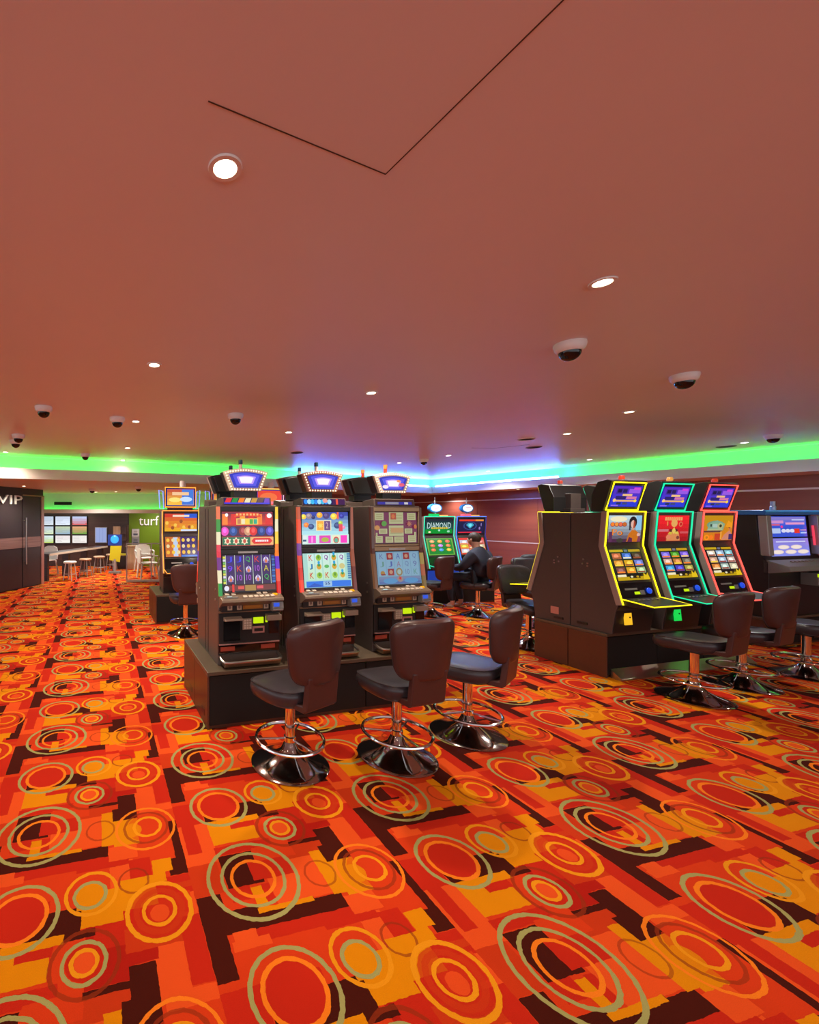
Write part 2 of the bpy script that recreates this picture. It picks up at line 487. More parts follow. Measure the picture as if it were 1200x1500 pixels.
strip_prism('trim_3', BACK, OUT, SOFF+.02, CEIL-.001, M['cove'])        # lit back face
def led(name, label, pts, m, zb=2.372, off=.055):
    o_ = offset_poly(pts, off); i_ = offset_poly(pts, off+.03)
    mb = MB(); n = len(pts)
    vs = [(x,y,zb) for x,y in i_]+[(x,y,zb) for x,y in o_]+[(x,y,zb+.012) for x,y in i_]+[(x,y,zb+.012) for x,y in o_]
    fs = []
    for i in range(n-1):
        j = i+1
        fs += [(i,n+i,n+j,j),(2*n+i,2*n+j,3*n+j,3*n+i),(i,j,2*n+j,2*n+i),(n+i,3*n+i,3*n+j,n+j)]
    fs += [(0,2*n,3*n,n),(n-1,2*n-1,4*n-1,3*n-1)]
    mb.add(vs, fs)
    o = tag(mb.build(name, m), label, 'light strip', 'cove light strips')
    if off > .1:      # added fin behind the strip keeps its light off the cove back face
        a, b = offset_poly(pts, off-.006), offset_poly(pts, off-.002); sh = MB()
        vs = [(x,y,zb-.10) for x,y in b]+[(x,y,zb-.10) for x,y in a]+[(x,y,zb+.045) for x,y in b]+[(x,y,zb+.045) for x,y in a]
        sh.add(vs, fs); sh.build('added_light_shield', M['lip'], o)
    return o
led('light_strip', 'green light strip hidden in the ceiling cove on the left', [(-9.0,5.44),(-3.6,7.51),(-.07,8.86),(3.74,11.10),(6.2,12.33)], M['led_green'])
led('light_strip', 'blue light strip hidden in the cove towards the far ceiling corner', [(1.9,10.02),(3.74,11.10),(6.1,12.29)], M['led_blue'], 2.474, .135)
led('light_strip', 'short blue light strip on the cove beside the far ceiling corner', [(6.48,12.15),(7.6,9.31)], M['led_blue'], 2.474, .135)
led('light_strip', 'green light strip hidden in the ceiling cove along the red-brown wall', [(6.45,12.23),(8.80,6.276),(12.6,-3.38)], M['led_green'])
def soffit_build():
    mb = MB()
    pts = LIPO+[(15.5, -4.4), (15.5, 19), (-13, 19), (-13, 5.0)]
    n = len(pts)
    mb.add([(x,y,SOFF) for x,y in pts]+[(x,y,SOFF+.02) for x,y in pts], [tuple(range(n)), tuple(range(n,2*n))[::-1]]+[(i,(i+1)%n,n+(i+1)%n,n+i) for i in range(n)])
    return struct(mb.build('ceiling_lower', M['soffit']))
soffit_build()
def wall(name, a, b, z0, z1, th, m, parent=None):
    """upright slab from a to b, thickness th to the left of a->b"""
    v = Vector(b)-Vector(a); L = v.length; ang = math.atan2(v.y, v.x)
    mb = MB(); mb.box(0, L, 0, th, z0, z1)
    return mb.build(name, m, parent, (a[0], a[1], 0), (0,0,ang))
# right wall, running away to the far corner
WR0 = (13.66, -4.0); WR1 = (6.60, 13.91)
wr = struct(wall('wall_right', WR0, WR1, 0, CEIL+.05, -.2, M['wall']))
wrL = (Vector(WR1)-Vector(WR0)).length
for z, h in ((2.085, .030), (.995, .026)):
    mb = MB(); mb.box(.02, wrL-.02, .0, .012, z-h/2, z+h/2); mb.build('metal_rail', M['rail'], wr)
for i in range(12):
    for z0, z1 in ((.10, .978), (1.012, 2.066), (2.104, 2.29)):
        mb = MB(); mb.box(.06+i*1.55, .06+i*1.55+1.535, 0, .006, z0, z1); mb.build('veneer_panel', M['wall'], wr)
mb = MB(); mb.box(.02, wrL-.02, 0, .014, 0, .09); struct(mb.build('baseboard_right', M['black'], None, wr.location, wr.rotation_euler))
struct(wall('wall_far', (6.62, 13.93), (.75, 11.62), 0, SOFF, -.2, M['wall']))
#struct(wall('wall_behind', (-9.4, -4.2), (13.8, -4.2), 0, CEIL+.05, -.2, M['soffit']))
#struct(wall('wall_left', (-9.3, 6.6), (-9.3, -4.2), 0, CEIL+.05, -.2, M['soffit']))

# ---------------------------------------------------------------- lit screens: flat shapes on a flat panel
_txt = {}
def text_shape(s):
    if s in _txt: return _txt[s]
    cu = bpy.data.curves.new('lettering', 'FONT'); cu.body = s; cu.size = 1; cu.resolution_u = 2
    cu.align_x = 'CENTER'; cu.align_y = 'CENTER'
    o = bpy.data.objects.new('lettering', cu); C.objects.link(o)
    bpy.context.view_layer.update()
    me = o.to_mesh()
    vs = [(v.co.x, v.co.y) for v in me.vertices]; fs = [tuple(p.vertices) for p in me.polygons]
    o.to_mesh_clear(); bpy.data.objects.remove(o); bpy.data.curves.remove(cu)
    xs = [v[0] for v in vs]; ys = [v[1] for v in vs]
    w = max(xs)-min(xs); h = max(ys)-min(ys); cx = (max(xs)+min(xs))/2; cy = (max(ys)+min(ys))/2
    _txt[s] = ([((x-cx)/w, (y-cy)/h) for x, y in vs], fs)
    return _txt[s]
class Scr:
    """panel w x h, centred, in the local xz plane, facing -y; shapes use 0..1 coordinates from the lower left"""
    def __init__(s, w, h, bg=(0,0,0), th=.008):
        s.w, s.h = w, h; s.mb = MB(); s.k = 0
        s.mb.box(-w/2, w/2, 0, th, -h/2, h/2, 0, bg)
    def P(s, x, y): return ((x-.5)*s.w, -.00022*s.k, (y-.5)*s.h)
    def poly(s, pts, c):
        s.k += 1
        n = len(pts); a = sum(pts[i][0]*pts[(i+1)%n][1]-pts[(i+1)%n][0]*pts[i][1] for i in range(n))
        if a < 0: pts = pts[::-1]
        s.mb.add([s.P(x,y) for x,y in pts], [tuple(range(n))], 0, c); return s
    def rect(s, x0, y0, x1, y1, c): return s.poly([(x0,y0),(x1,y0),(x1,y1),(x0,y1)], c)
    def ell(s, x, y, rx, ry, c, n=14): return s.poly([(x+rx*math.cos(2*PI*i/n), y+ry*math.sin(2*PI*i/n)) for i in range(n)], c)
    def star(s, x, y, r, c, n=8, q=.45):
        a = s.h/s.w
        return s.poly([(x+(r if i%2 else r*q)*a*math.cos(PI*i/n), y+(r if i%2 else r*q)*math.sin(PI*i/n)) for i in range(2*n)], c)
    def text(s, t, x, y, w, h, c):
        s.k += 1
        vs, fs = text_shape(t)
        s.mb.add([s.P(x+vx*w, y+vy*h) for vx, vy in vs], fs, 0, c); return s
    def grad(s, x0, y0, x1, y1, c0, c1, n=6):
        for i in range(n):
            u = i/max(1, n-1); c = tuple(a+(b-a)*u for a, b in zip(c0, c1))
            s.k -= 1 if i else 0
            s.rect(x0, y0+(y1-y0)*i/n, x1, y0+(y1-y0)*(i+1)/n, c)
        return s
    def build(s, name, parent, loc, tilt=0, m='screen'):
        return s.mb.build(name, M[m], parent, loc, (tilt, 0, 0))
RED = rgb(225,35,30); ORG = rgb(250,130,40); YEL = rgb(250,210,60); GRN = rgb(30,150,70); BLU = rgb(40,70,210); SKY = rgb(120,200,240)
PUR = rgb(110,60,200); PNK = rgb(240,70,190); CRM = rgb(240,230,190); WHT = rgb(250,250,250); NVY = rgb(20,20,90); BLK = (.004,.004,.006); MAR = rgb(120,20,60)
def letter(s, t, x, y, w, h, c):
    s.text(t, x, y, w, h, tuple(k*.25 for k in c)); s.text(t, x-.006, y+.008, w*.86, h*.9, c)
def gem(s, x, y, w, h, c):
    s.poly([(x-w/2,y+h*.15),(x-w*.25,y+h/2),(x+w*.25,y+h/2),(x+w/2,y+h*.15),(x,y-h/2)], c)
    s.poly([(x-w*.25,y+h*.15),(x,y+h*.42),(x+w*.25,y+h*.15),(x,y-h*.3)], tuple(min(1, k*1.8+.1) for k in c))

def screens_left(i):
    """upper picture, reel picture, marquee strip and topper picture of the three machines of the left bank"""
    U = Scr(.455, .285, BLK); Rl = Scr(.46, .30, BLK); Mq = Scr(.40, .05, NVY); Tp = None
    rnd = random.Random(10+i)
    if i == 0:
        U.rect(.01,.01,.99,.99, rgb(190,30,30))
        U.grad(.01,.62,.99,.98, rgb(225,60,30), rgb(120,30,60))
        for k, c in enumerate((ORG,RED,rgb(250,160,50),RED,ORG,RED)):
            U.rect(.02+k*.165,.62,.12+k*.165,.93, c)
        U.poly([(.24,.84),(.28,.95),(.5,.98),(.72,.95),(.76,.84),(.5,.88)], rgb(235,70,25)); U.ell(.1,.9,.03,.05,WHT); U.ell(.92,.88,.05,.07,WHT)
        for k in range(7): U.rect(.28+k*.065,.885,.315+k*.065,.94, rgb(250,190,110))
        U.rect(.28,.62,.70,.80, rgb(245,200,90))
        for k, c in enumerate((rgb(200,120,80),CRM,YEL,rgb(80,170,60),rgb(30,170,140))): U.rect(.30+k*.078,.64,.365+k*.078,.78, c)
        U.rect(.01,.28,.99,.58, rgb(70,25,70))
        for x, c in ((.06,PNK),(.22,rgb(25,70,150)),(.40,rgb(150,40,40)),(.50,rgb(210,150,110)),(.60,RED),(.76,rgb(25,60,140)),(.92,rgb(90,70,190))):
            U.ell(x,.43,.075,.13,c); U.ell(x,.45,.035,.07,tuple(min(1,k*1.6+.06) for k in c))
        U.rect(.01,.03,.54,.26, rgb(25,110,75))
        for k in range(3): U.star(.11+k*.16,.145,.12,CRM,6,.6); U.ell(.11+k*.16,.145,.03,.06,rgb(200,70,50))
        U.rect(.54,.03,.99,.26, rgb(240,180,110)); U.poly([(.56,.145),(.61,.23),(.92,.23),(.97,.145),(.92,.06),(.61,.06)], RED)
        for k in range(7): U.rect(.64+k*.037,.12,.665+k*.037,.175, WHT)
        Rl.rect(.02,.2,.98,.99, rgb(45,20,70))
        for c in range(5):
            Rl.grad(.075+c*.168,.22,.225+c*.168,.97, rgb(50,25,75), rgb(70,45,120), 4)
        for c in range(6): Rl.rect(.062+c*.168,.2,.073+c*.168,.99, rgb(190,205,190))
        T = [['J','9',None],['J','K','10'],['Q',None,'10'],['K','10',None],[None,'A','Q']]
        CC = {'J':rgb(70,70,225),'9':rgb(115,60,235),'K':rgb(225,70,55),'10':rgb(180,95,220),'Q':rgb(75,170,100),'A':rgb(205,190,70)}
        for c in range(5):
            for r in range(3):
                x = .15+c*.168; y = .86-r*.245; t = T[c][r]
                if t: letter(Rl, t, x, y, .10, .17, CC[t])
                else:
                    Rl.ell(x,y-.02,.05,.085, rgb(235,225,235)); Rl.poly([(x-.05,y-.1),(x+.05,y-.1),(x,y+.1)], rgb(150,130,200)); Rl.ell(x,y-.05,.025,.05,rgb(220,120,80))
        for k in range(10):
            Rl.rect(.01,.22+k*.075,.055,.28+k*.075, (rgb(220,220,80),rgb(120,190,90),rgb(220,220,230))[k%3])
            Rl.rect(.925,.22+k*.075,.985,.28+k*.075, (rgb(70,120,190),rgb(40,80,160))[k%2])
        Rl.rect(.03,.03,.97,.18, rgb(110,45,40)); Rl.rect(.40,.02,.60,.17, rgb(170,130,60)); Rl.rect(.27,.07,.38,.15, rgb(225,80,70)); Rl.rect(.62,.07,.74,.15, rgb(225,80,90)); Rl.ell(.06,.1,.045,.07, rgb(230,230,250)); Rl.rect(.16,.0,.20,.2, RED)
        for k, c in enumerate((rgb(240,50,60),GRN,ORG,CRM,rgb(200,150,60),rgb(90,60,60),PUR)): Mq.poly([(k*.14,0),(k*.14+.12,0),(k*.14+.18,1),(k*.14+.06,1)] if k<6 else [(.86,0),(1,0),(1,1),(.9,1)], c)
        Mq.rect(0,0,1,.25, rgb(60,60,220))
        trim = [rgb(240,120,80), rgb(60,150,60), CRM, rgb(230,60,80), rgb(120,60,140), CRM, GRN]; trimr = [YEL, CRM, YEL, ORG, PUR, rgb(240,90,70), RED]
    elif i == 1:
        U.grad(.01,.30,.99,.99, rgb(170,225,235), rgb(40,60,170))
        for x, y, r, c in ((.05,.85,.07,YEL),(.16,.87,.08,rgb(150,130,140)),(.25,.83,.05,NVY),(.38,.90,.08,rgb(250,175,30)),(.52,.88,.09,rgb(70,50,120)),(.68,.86,.09,YEL),(.85,.87,.07,rgb(30,40,160)),(.10,.60,.07,ORG),(.20,.55,.08,rgb(40,70,130)),(.75,.58,.09,rgb(30,60,120)),(.82,.66,.06,rgb(170,210,60)),(.88,.52,.05,rgb(240,130,180))):
            U.ell(x,y,r*.8,r*1.1,c); U.ell(x-.01,y+.02,r*.4,r*.5,tuple(min(1,k*1.5+.05) for k in c))
        U.rect(.30,.42,.62,.74, CRM); U.rect(.32,.44,.46,.72, rgb(250,170,40)); U.rect(.47,.44,.60,.72, rgb(105,55,125)); U.star(.39,.58,.1,rgb(255,220,90)); letter(U,'2',.535,.58,.06,.2,rgb(210,170,190))
        U.rect(.74,.78,.78,.99, rgb(240,90,60)); U.rect(.78,.40,.86,.62, rgb(230,60,80))
        U.rect(.01,.02,.99,.31, rgb(200,235,225))
        for x0, x1, c in ((.02,.10,rgb(220,235,235)),(.13,.29,rgb(235,60,200)),(.36,.60,rgb(225,60,180)),(.64,.79,CRM),(.81,.95,rgb(250,30,190))): U.rect(x0,.05,x1,.28,c)
        U.rect(.19,.07,.23,.26, rgb(250,150,230)); U.ell(.48,.15,.08,.07,rgb(170,180,50)); U.ell(.715,.14,.06,.1,rgb(200,60,60)); U.ell(.715,.13,.04,.07,rgb(90,180,150)); U.rect(.02,.10,.09,.16, rgb(40,80,130))
        Rl.rect(.01,.02,.99,.99, rgb(165,215,205))
        for c in range(5): Rl.grad(.10+c*.158,.24,.235+c*.158,.97, rgb(190,230,190), rgb(205,235,230), 4)
        L_ = [['K','8','K'],[0,1,0],['Q','2','K'],[1,1,0],['Q',2,1]]
        for c in range(5):
            for r in range(3):
                x = .167+c*.158; y = .86-r*.25; t = L_[c][r]
                if t == 'K': letter(Rl,'K',x,y,.075,.17,rgb(225,75,45))
                elif t == 'Q': letter(Rl,'Q',x,y,.08,.15,rgb(160,70,180))
                elif t == '8': letter(Rl,'J',x,y,.06,.16,rgb(30,125,190))
                elif t == '2': Rl.ell(x,y,.05,.05,rgb(90,180,90))
                elif t == 0: Rl.ell(x,y,.055,.09,rgb(150,195,50)); Rl.ell(x,y+.02,.025,.05,rgb(90,150,40))
                elif t == 1: Rl.ell(x,y,.05,.085,rgb(215,160,40)); Rl.ell(x,y+.04,.03,.04,rgb(60,150,60)); Rl.ell(x,y+.11,.025,.05,rgb(30,160,215))
                else: Rl.ell(x,y,.06,.08,rgb(205,195,130))
        for k in range(12): Rl.rect(.91,.24+k*.062,.975,.29+k*.062, rgb(60,120,170))
        Rl.rect(.04,.03,.96,.20, rgb(20,110,225)); Rl.poly([(.05,.03),(.2,.15),(.4,.05)], rgb(10,80,190)); Rl.rect(.38,.05,.56,.19, rgb(150,190,225)); letter(Rl,'55',.47,.13,.1,.08,rgb(20,60,150))
        for k in range(8): Mq.ell(.06+k*.08,.5,.05,.45,(rgb(30,140,240),rgb(170,225,245),rgb(60,190,240))[k%3])
        Mq.ell(.52,.7,.06,.4,rgb(240,160,150)); Mq.rect(.7,0,1,1,rgb(60,20,80)); Mq.rect(.78,0,.83,1,rgb(240,80,60))
        trim = [rgb(200,90,60), rgb(240,80,50), rgb(235,90,60), rgb(120,70,150), rgb(230,80,70), rgb(220,60,50), rgb(250,70,50)]; trimr = [rgb(150,80,60)]*5+[rgb(110,50,45)]*2
    else:
        PB = rgb(125,25,80); CR = rgb(205,205,150)
        U.rect(.01,.01,.99,.99, PB)
        for x0,y0,x1,y1 in ((.02,.74,.22,.98),(.34,.62,.67,.99),(.76,.74,.96,.97),(.33,.24,.67,.57),(.10,.31,.29,.47),(.69,.31,.87,.47),(.02,.03,.18,.24),(.24,.03,.42,.22),(.44,.03,.66,.22),(.76,.03,.95,.25),(.02,.2,.06,.34),(.90,.2,.95,.36)):
            U.rect(x0,y0,x1,y1,CR)
            for q in range(3):
                yy = y0+(y1-y0)*(.25+.25*q); U.rect(x0+.03,yy-.012,x1-.03,yy+.012, rgb(175,165,110))
        U.rect(.36,.76,.49,.97, rgb(190,70,40)); U.ell(.42,.86,.04,.07,rgb(230,120,50)); U.ell(.21,.63,.06,.085,rgb(90,170,50)); U.rect(.36,.34,.65,.5, rgb(215,160,100)); U.star(.79,.62,.11,rgb(200,120,90)); U.ell(.93,.53,.035,.07,rgb(225,120,40)); U.ell(.05,.5,.06,.08,rgb(225,150,70))
        Rl.rect(.01,.02,.99,.99, rgb(130,175,205))
        for c in range(5): Rl.rect(.04+c*.185,.26,.215+c*.185,.96, rgb(150,195,225))
        cols = (rgb(120,130,185), rgb(110,165,150), rgb(90,110,190), rgb(165,120,150), rgb(120,140,190))
        L_ = [['K','J','h'],['B','J','B'],['A','A','o'],['B','Q','10'],['Q','9','K']]
        for c in range(5):
            for r in range(3):
                x = .127+c*.185; y = .85-r*.235; t = L_[c][r]
                if t == 'B': Rl.rect(x-.07,y-.10,x+.07,y+.10,rgb(165,45,55)); Rl.ell(x,y,.04,.06,rgb(215,160,130))
                elif t == 'o': Rl.ell(x,y,.075,.12,rgb(165,140,90)); Rl.ell(x,y,.045,.075,rgb(180,205,200))
                elif t == 'h': Rl.ell(x,y-.03,.05,.07,rgb(190,140,60)); Rl.rect(x-.04,y-.09,x+.06,y-.05,rgb(150,50,50))
                else: Rl.text(t,x,y,.085,.16,cols[(c+r)%5])
        Rl.grad(.03,.03,.97,.24, rgb(90,120,190), rgb(130,150,195), 3); Rl.ell(.28,.12,.16,.08,rgb(90,165,225)); Rl.ell(.75,.12,.16,.08,rgb(90,165,225)); Rl.ell(.5,.17,.07,.09,rgb(170,150,150)); Rl.star(.5,.19,.07,RED,5)
        Mq.rect(0,0,1,1,rgb(70,40,40)); Mq.rect(.05,.1,.95,.6,rgb(60,60,190)); Mq.rect(.25,.15,.6,.55,rgb(170,170,190)); Mq.rect(.75,.15,.85,.55,WHT)
        trim = [rgb(95,50,40)]*4+[rgb(140,90,60)]*3; trimr = [rgb(95,50,40)]*4+[rgb(190,160,90),rgb(200,110,80),rgb(150,120,70)]
    return U, Rl, Mq, trim, trimr

def seg_strip(name, parent, x0, x1, pts, cols, th=.012, m='screen'):
    """coloured strip that follows a (y,z) polyline on the front; cols are spread along its length"""
    L = [0]
    for a, b in zip(pts, pts[1:]): L.append(L[-1]+math.hypot(b[0]-a[0], b[1]-a[1]))
    def at(u):
        for i in range(len(pts)-1):
            if u <= L[i+1]+1e-9:
                q = (u-L[i])/(L[i+1]-L[i]); return (pts[i][0]+(pts[i+1][0]-pts[i][0])*q, pts[i][1]+(pts[i+1][1]-pts[i][1])*q)
        return pts[-1]
    cuts = sorted(set([round(x,5) for x in L]+[round(L[-1]*k/len(cols),5) for k in range(len(cols)+1)]))
    mb = MB()
    for u0, u1 in zip(cuts, cuts[1:]):
        a, b = at(u0), at(u1); c = cols[min(len(cols)-1, int((u0+u1)/2/L[-1]*len(cols)))]
        mb.add([(x0,a[0],a[1]),(x1,a[0],a[1]),(x1,b[0],b[1]),(x0,b[0],b[1]),(x0,a[0]+th,a[1]),(x1,a[0]+th,a[1]),(x1,b[0]+th,b[1]),(x0,b[0]+th,b[1])],
               [(0,3,2,1),(4,5,6,7),(0,4,7,3),(1,2,6,5)], 0, c)
    return mb.build(name, M[m], parent)

# ---------------------------------------------------------------- slot machine with a bulb-framed topper (left bank)
TOPP = [(-.195,.070),(-.15,.083),(-.10,.092),(-.05,.098),(0,.10),(.05,.098),(.10,.092),(.15,.083),(.195,.070),(.165,-.005),(.135,-.085),(-.135,-.085),(-.165,-.005)]
def slot_upright(i, label, group):
    t = thing('slot_machine', label, 'slot machine', group=group)
    W = .265
    body = MB().prism_x([(.335,0),(.335,1.295),(.02,1.30),(.005,.93),(-.045,.585),(-.045,.45),(-.025,.40),(-.025,0)], -W, W).build('cabinet', M['cabinet'], t, bevel=.006)
    for sx in (-1, 1):
        mb = MB(); mb.box(sx*W-.003, sx*W+.003, .285, .293, .02, 1.27); mb.build('side_groove', M['black'], t)
        mb = MB(); mb.lathe([(.0,-.004),(.010,-.004),(.010,.004),(0,.004)], 10)
        for z in (.52, .60): mb.build('side_lock', M['steel'], t, (sx*(W+.001), .05, z), (0, PI/2, 0), True)
    U, Rl, Mq, tl, tr = screens_left(i)
    m2 = 'dimscreen' if i == 2 else 'screen'
    # bezels
    mb = MB(); mb.box(-.24,.24,-.008,.03,.935,.955); mb.box(-.24,.24,-.008,.03,1.248,1.285); mb.box(-.24,-.228,-.008,.03,.955,1.248); mb.box(.228,.24,-.008,.03,.955,1.248)
    mb.build('upper_bezel', M['black'] if i != 2 else M['bronze'], t, bevel=.003)
    U.build('upper_screen', t, (0, .004, 1.102), -.035, m2)
    Rl.build('reel_screen', t, (0, -.034, .742), -.142, m2)
    mb = MB(); mb.box(-.235,.235,-.016,.02,.895,.932); mb.build('divider_bar', M['black'] if i != 2 else M['bronze'], t, bevel=.003)
    mb = MB(); mb.box(-.09,.08,-.019,-.015,.902,.918); mb.build('name_plate', M['silver'], t)
    seg_strip('side_trim', t, -.266, -.238, [(-.002,1.285),(-.018,.92),(-.072,.565)], tl, .03, m2)
    seg_strip('side_trim', t, .238, .266, [(-.002,1.285),(-.018,.92),(-.072,.565)], tr, .03, m2)
    # button deck
    mb = MB(); mb.prism_x([(-.03,.585),(-.135,.545),(-.142,.525),(-.05,.47),(-.02,.47)], -.262, .262); mb.build('button_deck', M['deck'], t, bevel=.004)
    def deckz(y): return .585+(.585-.545)/(.105)*(y+.03)
    bb = MB().box(-.017,.017,-.013,.013,0,.012).mesh('button', M['cream']); by = MB().box(-.018,.018,-.010,.010,0,.011).mesh('button', emit('amber_button', rgb(240,170,10), .9)) if i == 0 else None
    global AMBER
    if by: AMBER = by
    for k in range(6):
        obj('button', bb, t, (-.06+k*.047, -.105, deckz(-.105)-.002), (.36,0,0))
    for k in range(4):
        obj('button', bb, t, (-.20+k*.055+(.16 if k > 1 else 0), -.062, deckz(-.062)-.002), (.36,0,0))
    obj('button', AMBER, t, (.205, -.085, deckz(-.085)-.002), (.36,0,0))
    mb = MB(); mb.box(-.235,-.12,-.115,-.09,0,.008); mb.box(-.215,-.165,-.116,-.089,.006,.011,0)
    mb.build('payout_button', M['silver'], t, (0,0,deckz(-.1)-.004)); mb2 = MB(); mb2.box(-.21,-.17,-.112,-.093,.011,.0125); mb2.build('lit_key', emit('pale_lit_key', rgb(190,230,235), .9), t, (0,0,deckz(-.1)-.004))
    # panel below the deck
    p = Scr(.50, .07, rgb(34,26,24), .03)
    for x, w in ((.14,.08),(.30,.08),(.76,.08)): p.rect(x-w/2,.18,x+w/2,.86,rgb(185,165,140)); p.ell(x,.5,.02,.2,rgb(120,90,80))
    p.rect(.36,.22,.70,.8,rgb(150,95,20)); p.rect(.40,.38,.66,.64,rgb(175,115,30))
    p.build('button_panel', t, (0,-.078,.475), 0, 'print')
    mb = MB(); mb.prism_x([(-.06,.515),(-.125,.51),(-.135,.46),(-.12,.435),(-.06,.435)], .165, .262); ba = mb.build('bill_acceptor', M['grey'], t, bevel=.004)
    mb = MB(); mb.box(.175,.222,-.137,-.128,.475,.505); mb.build('lit_slot', emit('blue_slot', rgb(50,90,220), .9), ba)
    mb = MB(); mb.box(.17,.255,-.139,-.13,.447,.455); mb.build('slot_lip', M['silver'], ba)
    mb = MB(); mb.box(-.262,.262,-.055,.0,.425,.442); mb.build('shelf_rail', M['bronze'], t, bevel=.003)
    # belly
    mb = MB(); mb.box(-.262,.262,-.048,.0,.165,.425); bd = mb.build('belly_door', M['black'], t, bevel=.004)
    mb = MB(); mb.prism_x([(-.046,.395),(-.10,.385),(-.105,.37),(-.046,.36)], -.225,-.075); mb.build('ticket_shelf', M['beige'], bd, bevel=.003)
    mb = MB(); mb.box(-.225,-.085,-.056,-.046,.20,.36); mb.build('ticket_window', M['gloss'], bd)
    mb = MB(); mb.box(-.065,.015,-.066,-.046,.285,.375); kp = mb.build('keypad', M['beige'], bd, bevel=.002)
    kb = MB().box(-.008,.008,-.003,.0,-.007,.007).mesh('key', M['cream'])
    for a in range(3):
        for b in range(4): obj('key', kb, kp, (-.047+a*.022, -.066, .300+b*.02))
    mb = MB(); mb.box(.03,.115,-.060,-.046,.33,.378); mb.build('player_display', M['lcd'], bd)
    mb = MB(); mb.box(.135,.15,-.060,-.046,.335,.385); mb.build('player_display', M['lcd'], bd)
    mb = MB(); mb.box(.02,.125,-.058,-.046,.25,.305); cs = mb.build('card_reader', M['pinkmetal'], bd, bevel=.003)
    mb = MB(); mb.box(.035,.11,-.0595,-.057,.265,.29); mb.build('card_slot', M['black'], cs)
    mb = MB(); mb.prism_x([(-.046,.405),(-.10,.40),(-.10,.355),(-.046,.35)], .135,.258); mb.build('printer', M['beige'], bd, bevel=.003)
    mb = MB(); mb.box(.165,.25,-.055,-.046,.24,.35); mb.build('printer_slot', M['gloss'], bd)
    mb = MB(); mb.box(-.262,.255,-.062,-.046,.170,.178); mb.build('door_rail', M['pinkmetal'], bd)
    # tray
    mb = MB(); mb.box(-.262,.262,-.034,.0,.09,.162); mb.build('lower_panel', M['gloss'], t)
    for x0, x1 in ((-.245,-.125),(.10,.225)):
        mb = MB(); mb.box(x0,x1,-.038,-.032,.115,.15); mb.build('red_panel', mat('red_panel', (.42,.06,.03), .4, noise=.1) if 'red_panel' not in bpy.data.materials else bpy.data.materials['red_panel'], t)
    pts = [(-.25,-.03,.075),(-.252,-.10,.06),(-.235,-.135,.055),(-.20,-.145,.053),(.20,-.145,.053),(.235,-.135,.055),(.252,-.10,.06),(.25,-.03,.075)]
    mb = MB(); mb.tube(pts, .010, 8); tray = mb.build('coin_tray', M['steel'], t, smooth=True)
    mb = MB(); mb.prism_x([(-.03,.012),(-.125,.012),(-.142,.05),(-.13,.05),(-.118,.022),(-.03,.022)], -.235,.235); mb.build('tray_pan', M['bronze'], tray)
    # top: marquee and topper
    mb = MB(); mb.prism_x([(.20,1.298),(.20,1.345),(.05,1.365),(.03,1.36),(.02,1.298)], -.215, .215); mq = mb.build('marquee_box', M['cabinet'], t, bevel=.003)
    Mq.build('marquee_picture', mq, (0,.022,1.332), -.16, m2)
    mb = MB(); mb.box(-.10,.10,.06,.16,1.36,1.425); mb.box(-.05,.05,.09,.14,1.40,1.46); mb.build('topper_stand', M['black'], t, bevel=.004)
    TZ = 1.505
    mb = MB(); mb.prism_y([(x,z+TZ) for x,z in TOPP], .075, .17)
    mb.prism_y([(x*.86,z*.86+TZ) for x,z in TOPP], .165, .21); th = mb.build('topper', M['black'], t, bevel=.004)
    mb = MB(); mb.prism_y([(x*1.02,z*1.02+TZ) for x,z in TOPP], .048, .078); mb.build('topper_frame', M[('cream','rust','cream')[i]], th, bevel=.003)
    mb = MB(); P2 = [(x*.76,z*.70+TZ) for x,z in TOPP]
    mb.prism_y(P2, .040, .050, 0, rgb(35,45,190))
    for k, (sc, c) in enumerate(((.9,rgb(80,80,230)),(.72,rgb(190,150,250)),(.55,rgb(255,245,255)))):
        mb.add([(x*sc*(.80 if k else .9), .0396-.0004*k, (z-TZ)*sc*(.75 if k else .9)+TZ+(.004 if i != 2 else .0)) for x,z in P2], [tuple(range(len(P2)))[::-1]], 0, c)
    if i == 2:
        for k, (x,z,c) in enumerate(((.05,.02,rgb(250,150,90)),(.085,-.01,rgb(230,90,120)),(-.08,-.03,rgb(250,230,250)))):
            mb.ball((x,.040,TZ+z), .03, 8, 4, (1.2,.05,.6), 0, c)
    mb.build('topper_screen', M['screen'], th)
    mb = MB(); n = len(TOPP)
    for q in range(n):
        a, b = TOPP[q], TOPP[(q+1)%n]; L = math.hypot(b[0]-a[0], b[1]-a[1]); m_ = max(1, round(L/.026))
        for k in range(m_):
            x = a[0]+(b[0]-a[0])*k/m_; z = a[1]+(b[1]-a[1])*k/m_
            mb.ball((x*.91,.045,z*.87+TZ), .0068, 6, 4)
    bl = mb.build('bulbs', M['bulb'], th, smooth=True); bl['kind'] = 'stuff'
    # service light
    mb = MB(); mb.lathe([(.022,0),(.022,.012),(.016,.016),(.016,.062),(.018,.062)], 14); sl = mb.build('service_light', M['cream'] if i != 2 else emit('orange_beacon_low', rgb(225,70,30), .8), t, (-.02,.13,TZ+.082), smooth=True)
    mb = MB(); mb.lathe([(.018,.062),(.018,.095),(.016,.10),(0,.10)], 14); mb.build('beacon_cap', mat('teal_cap', (.006,.05,.075), .25) if i != 2 else emit('orange_beacon', rgb(240,150,60), .9), sl, smooth=True)
    return t

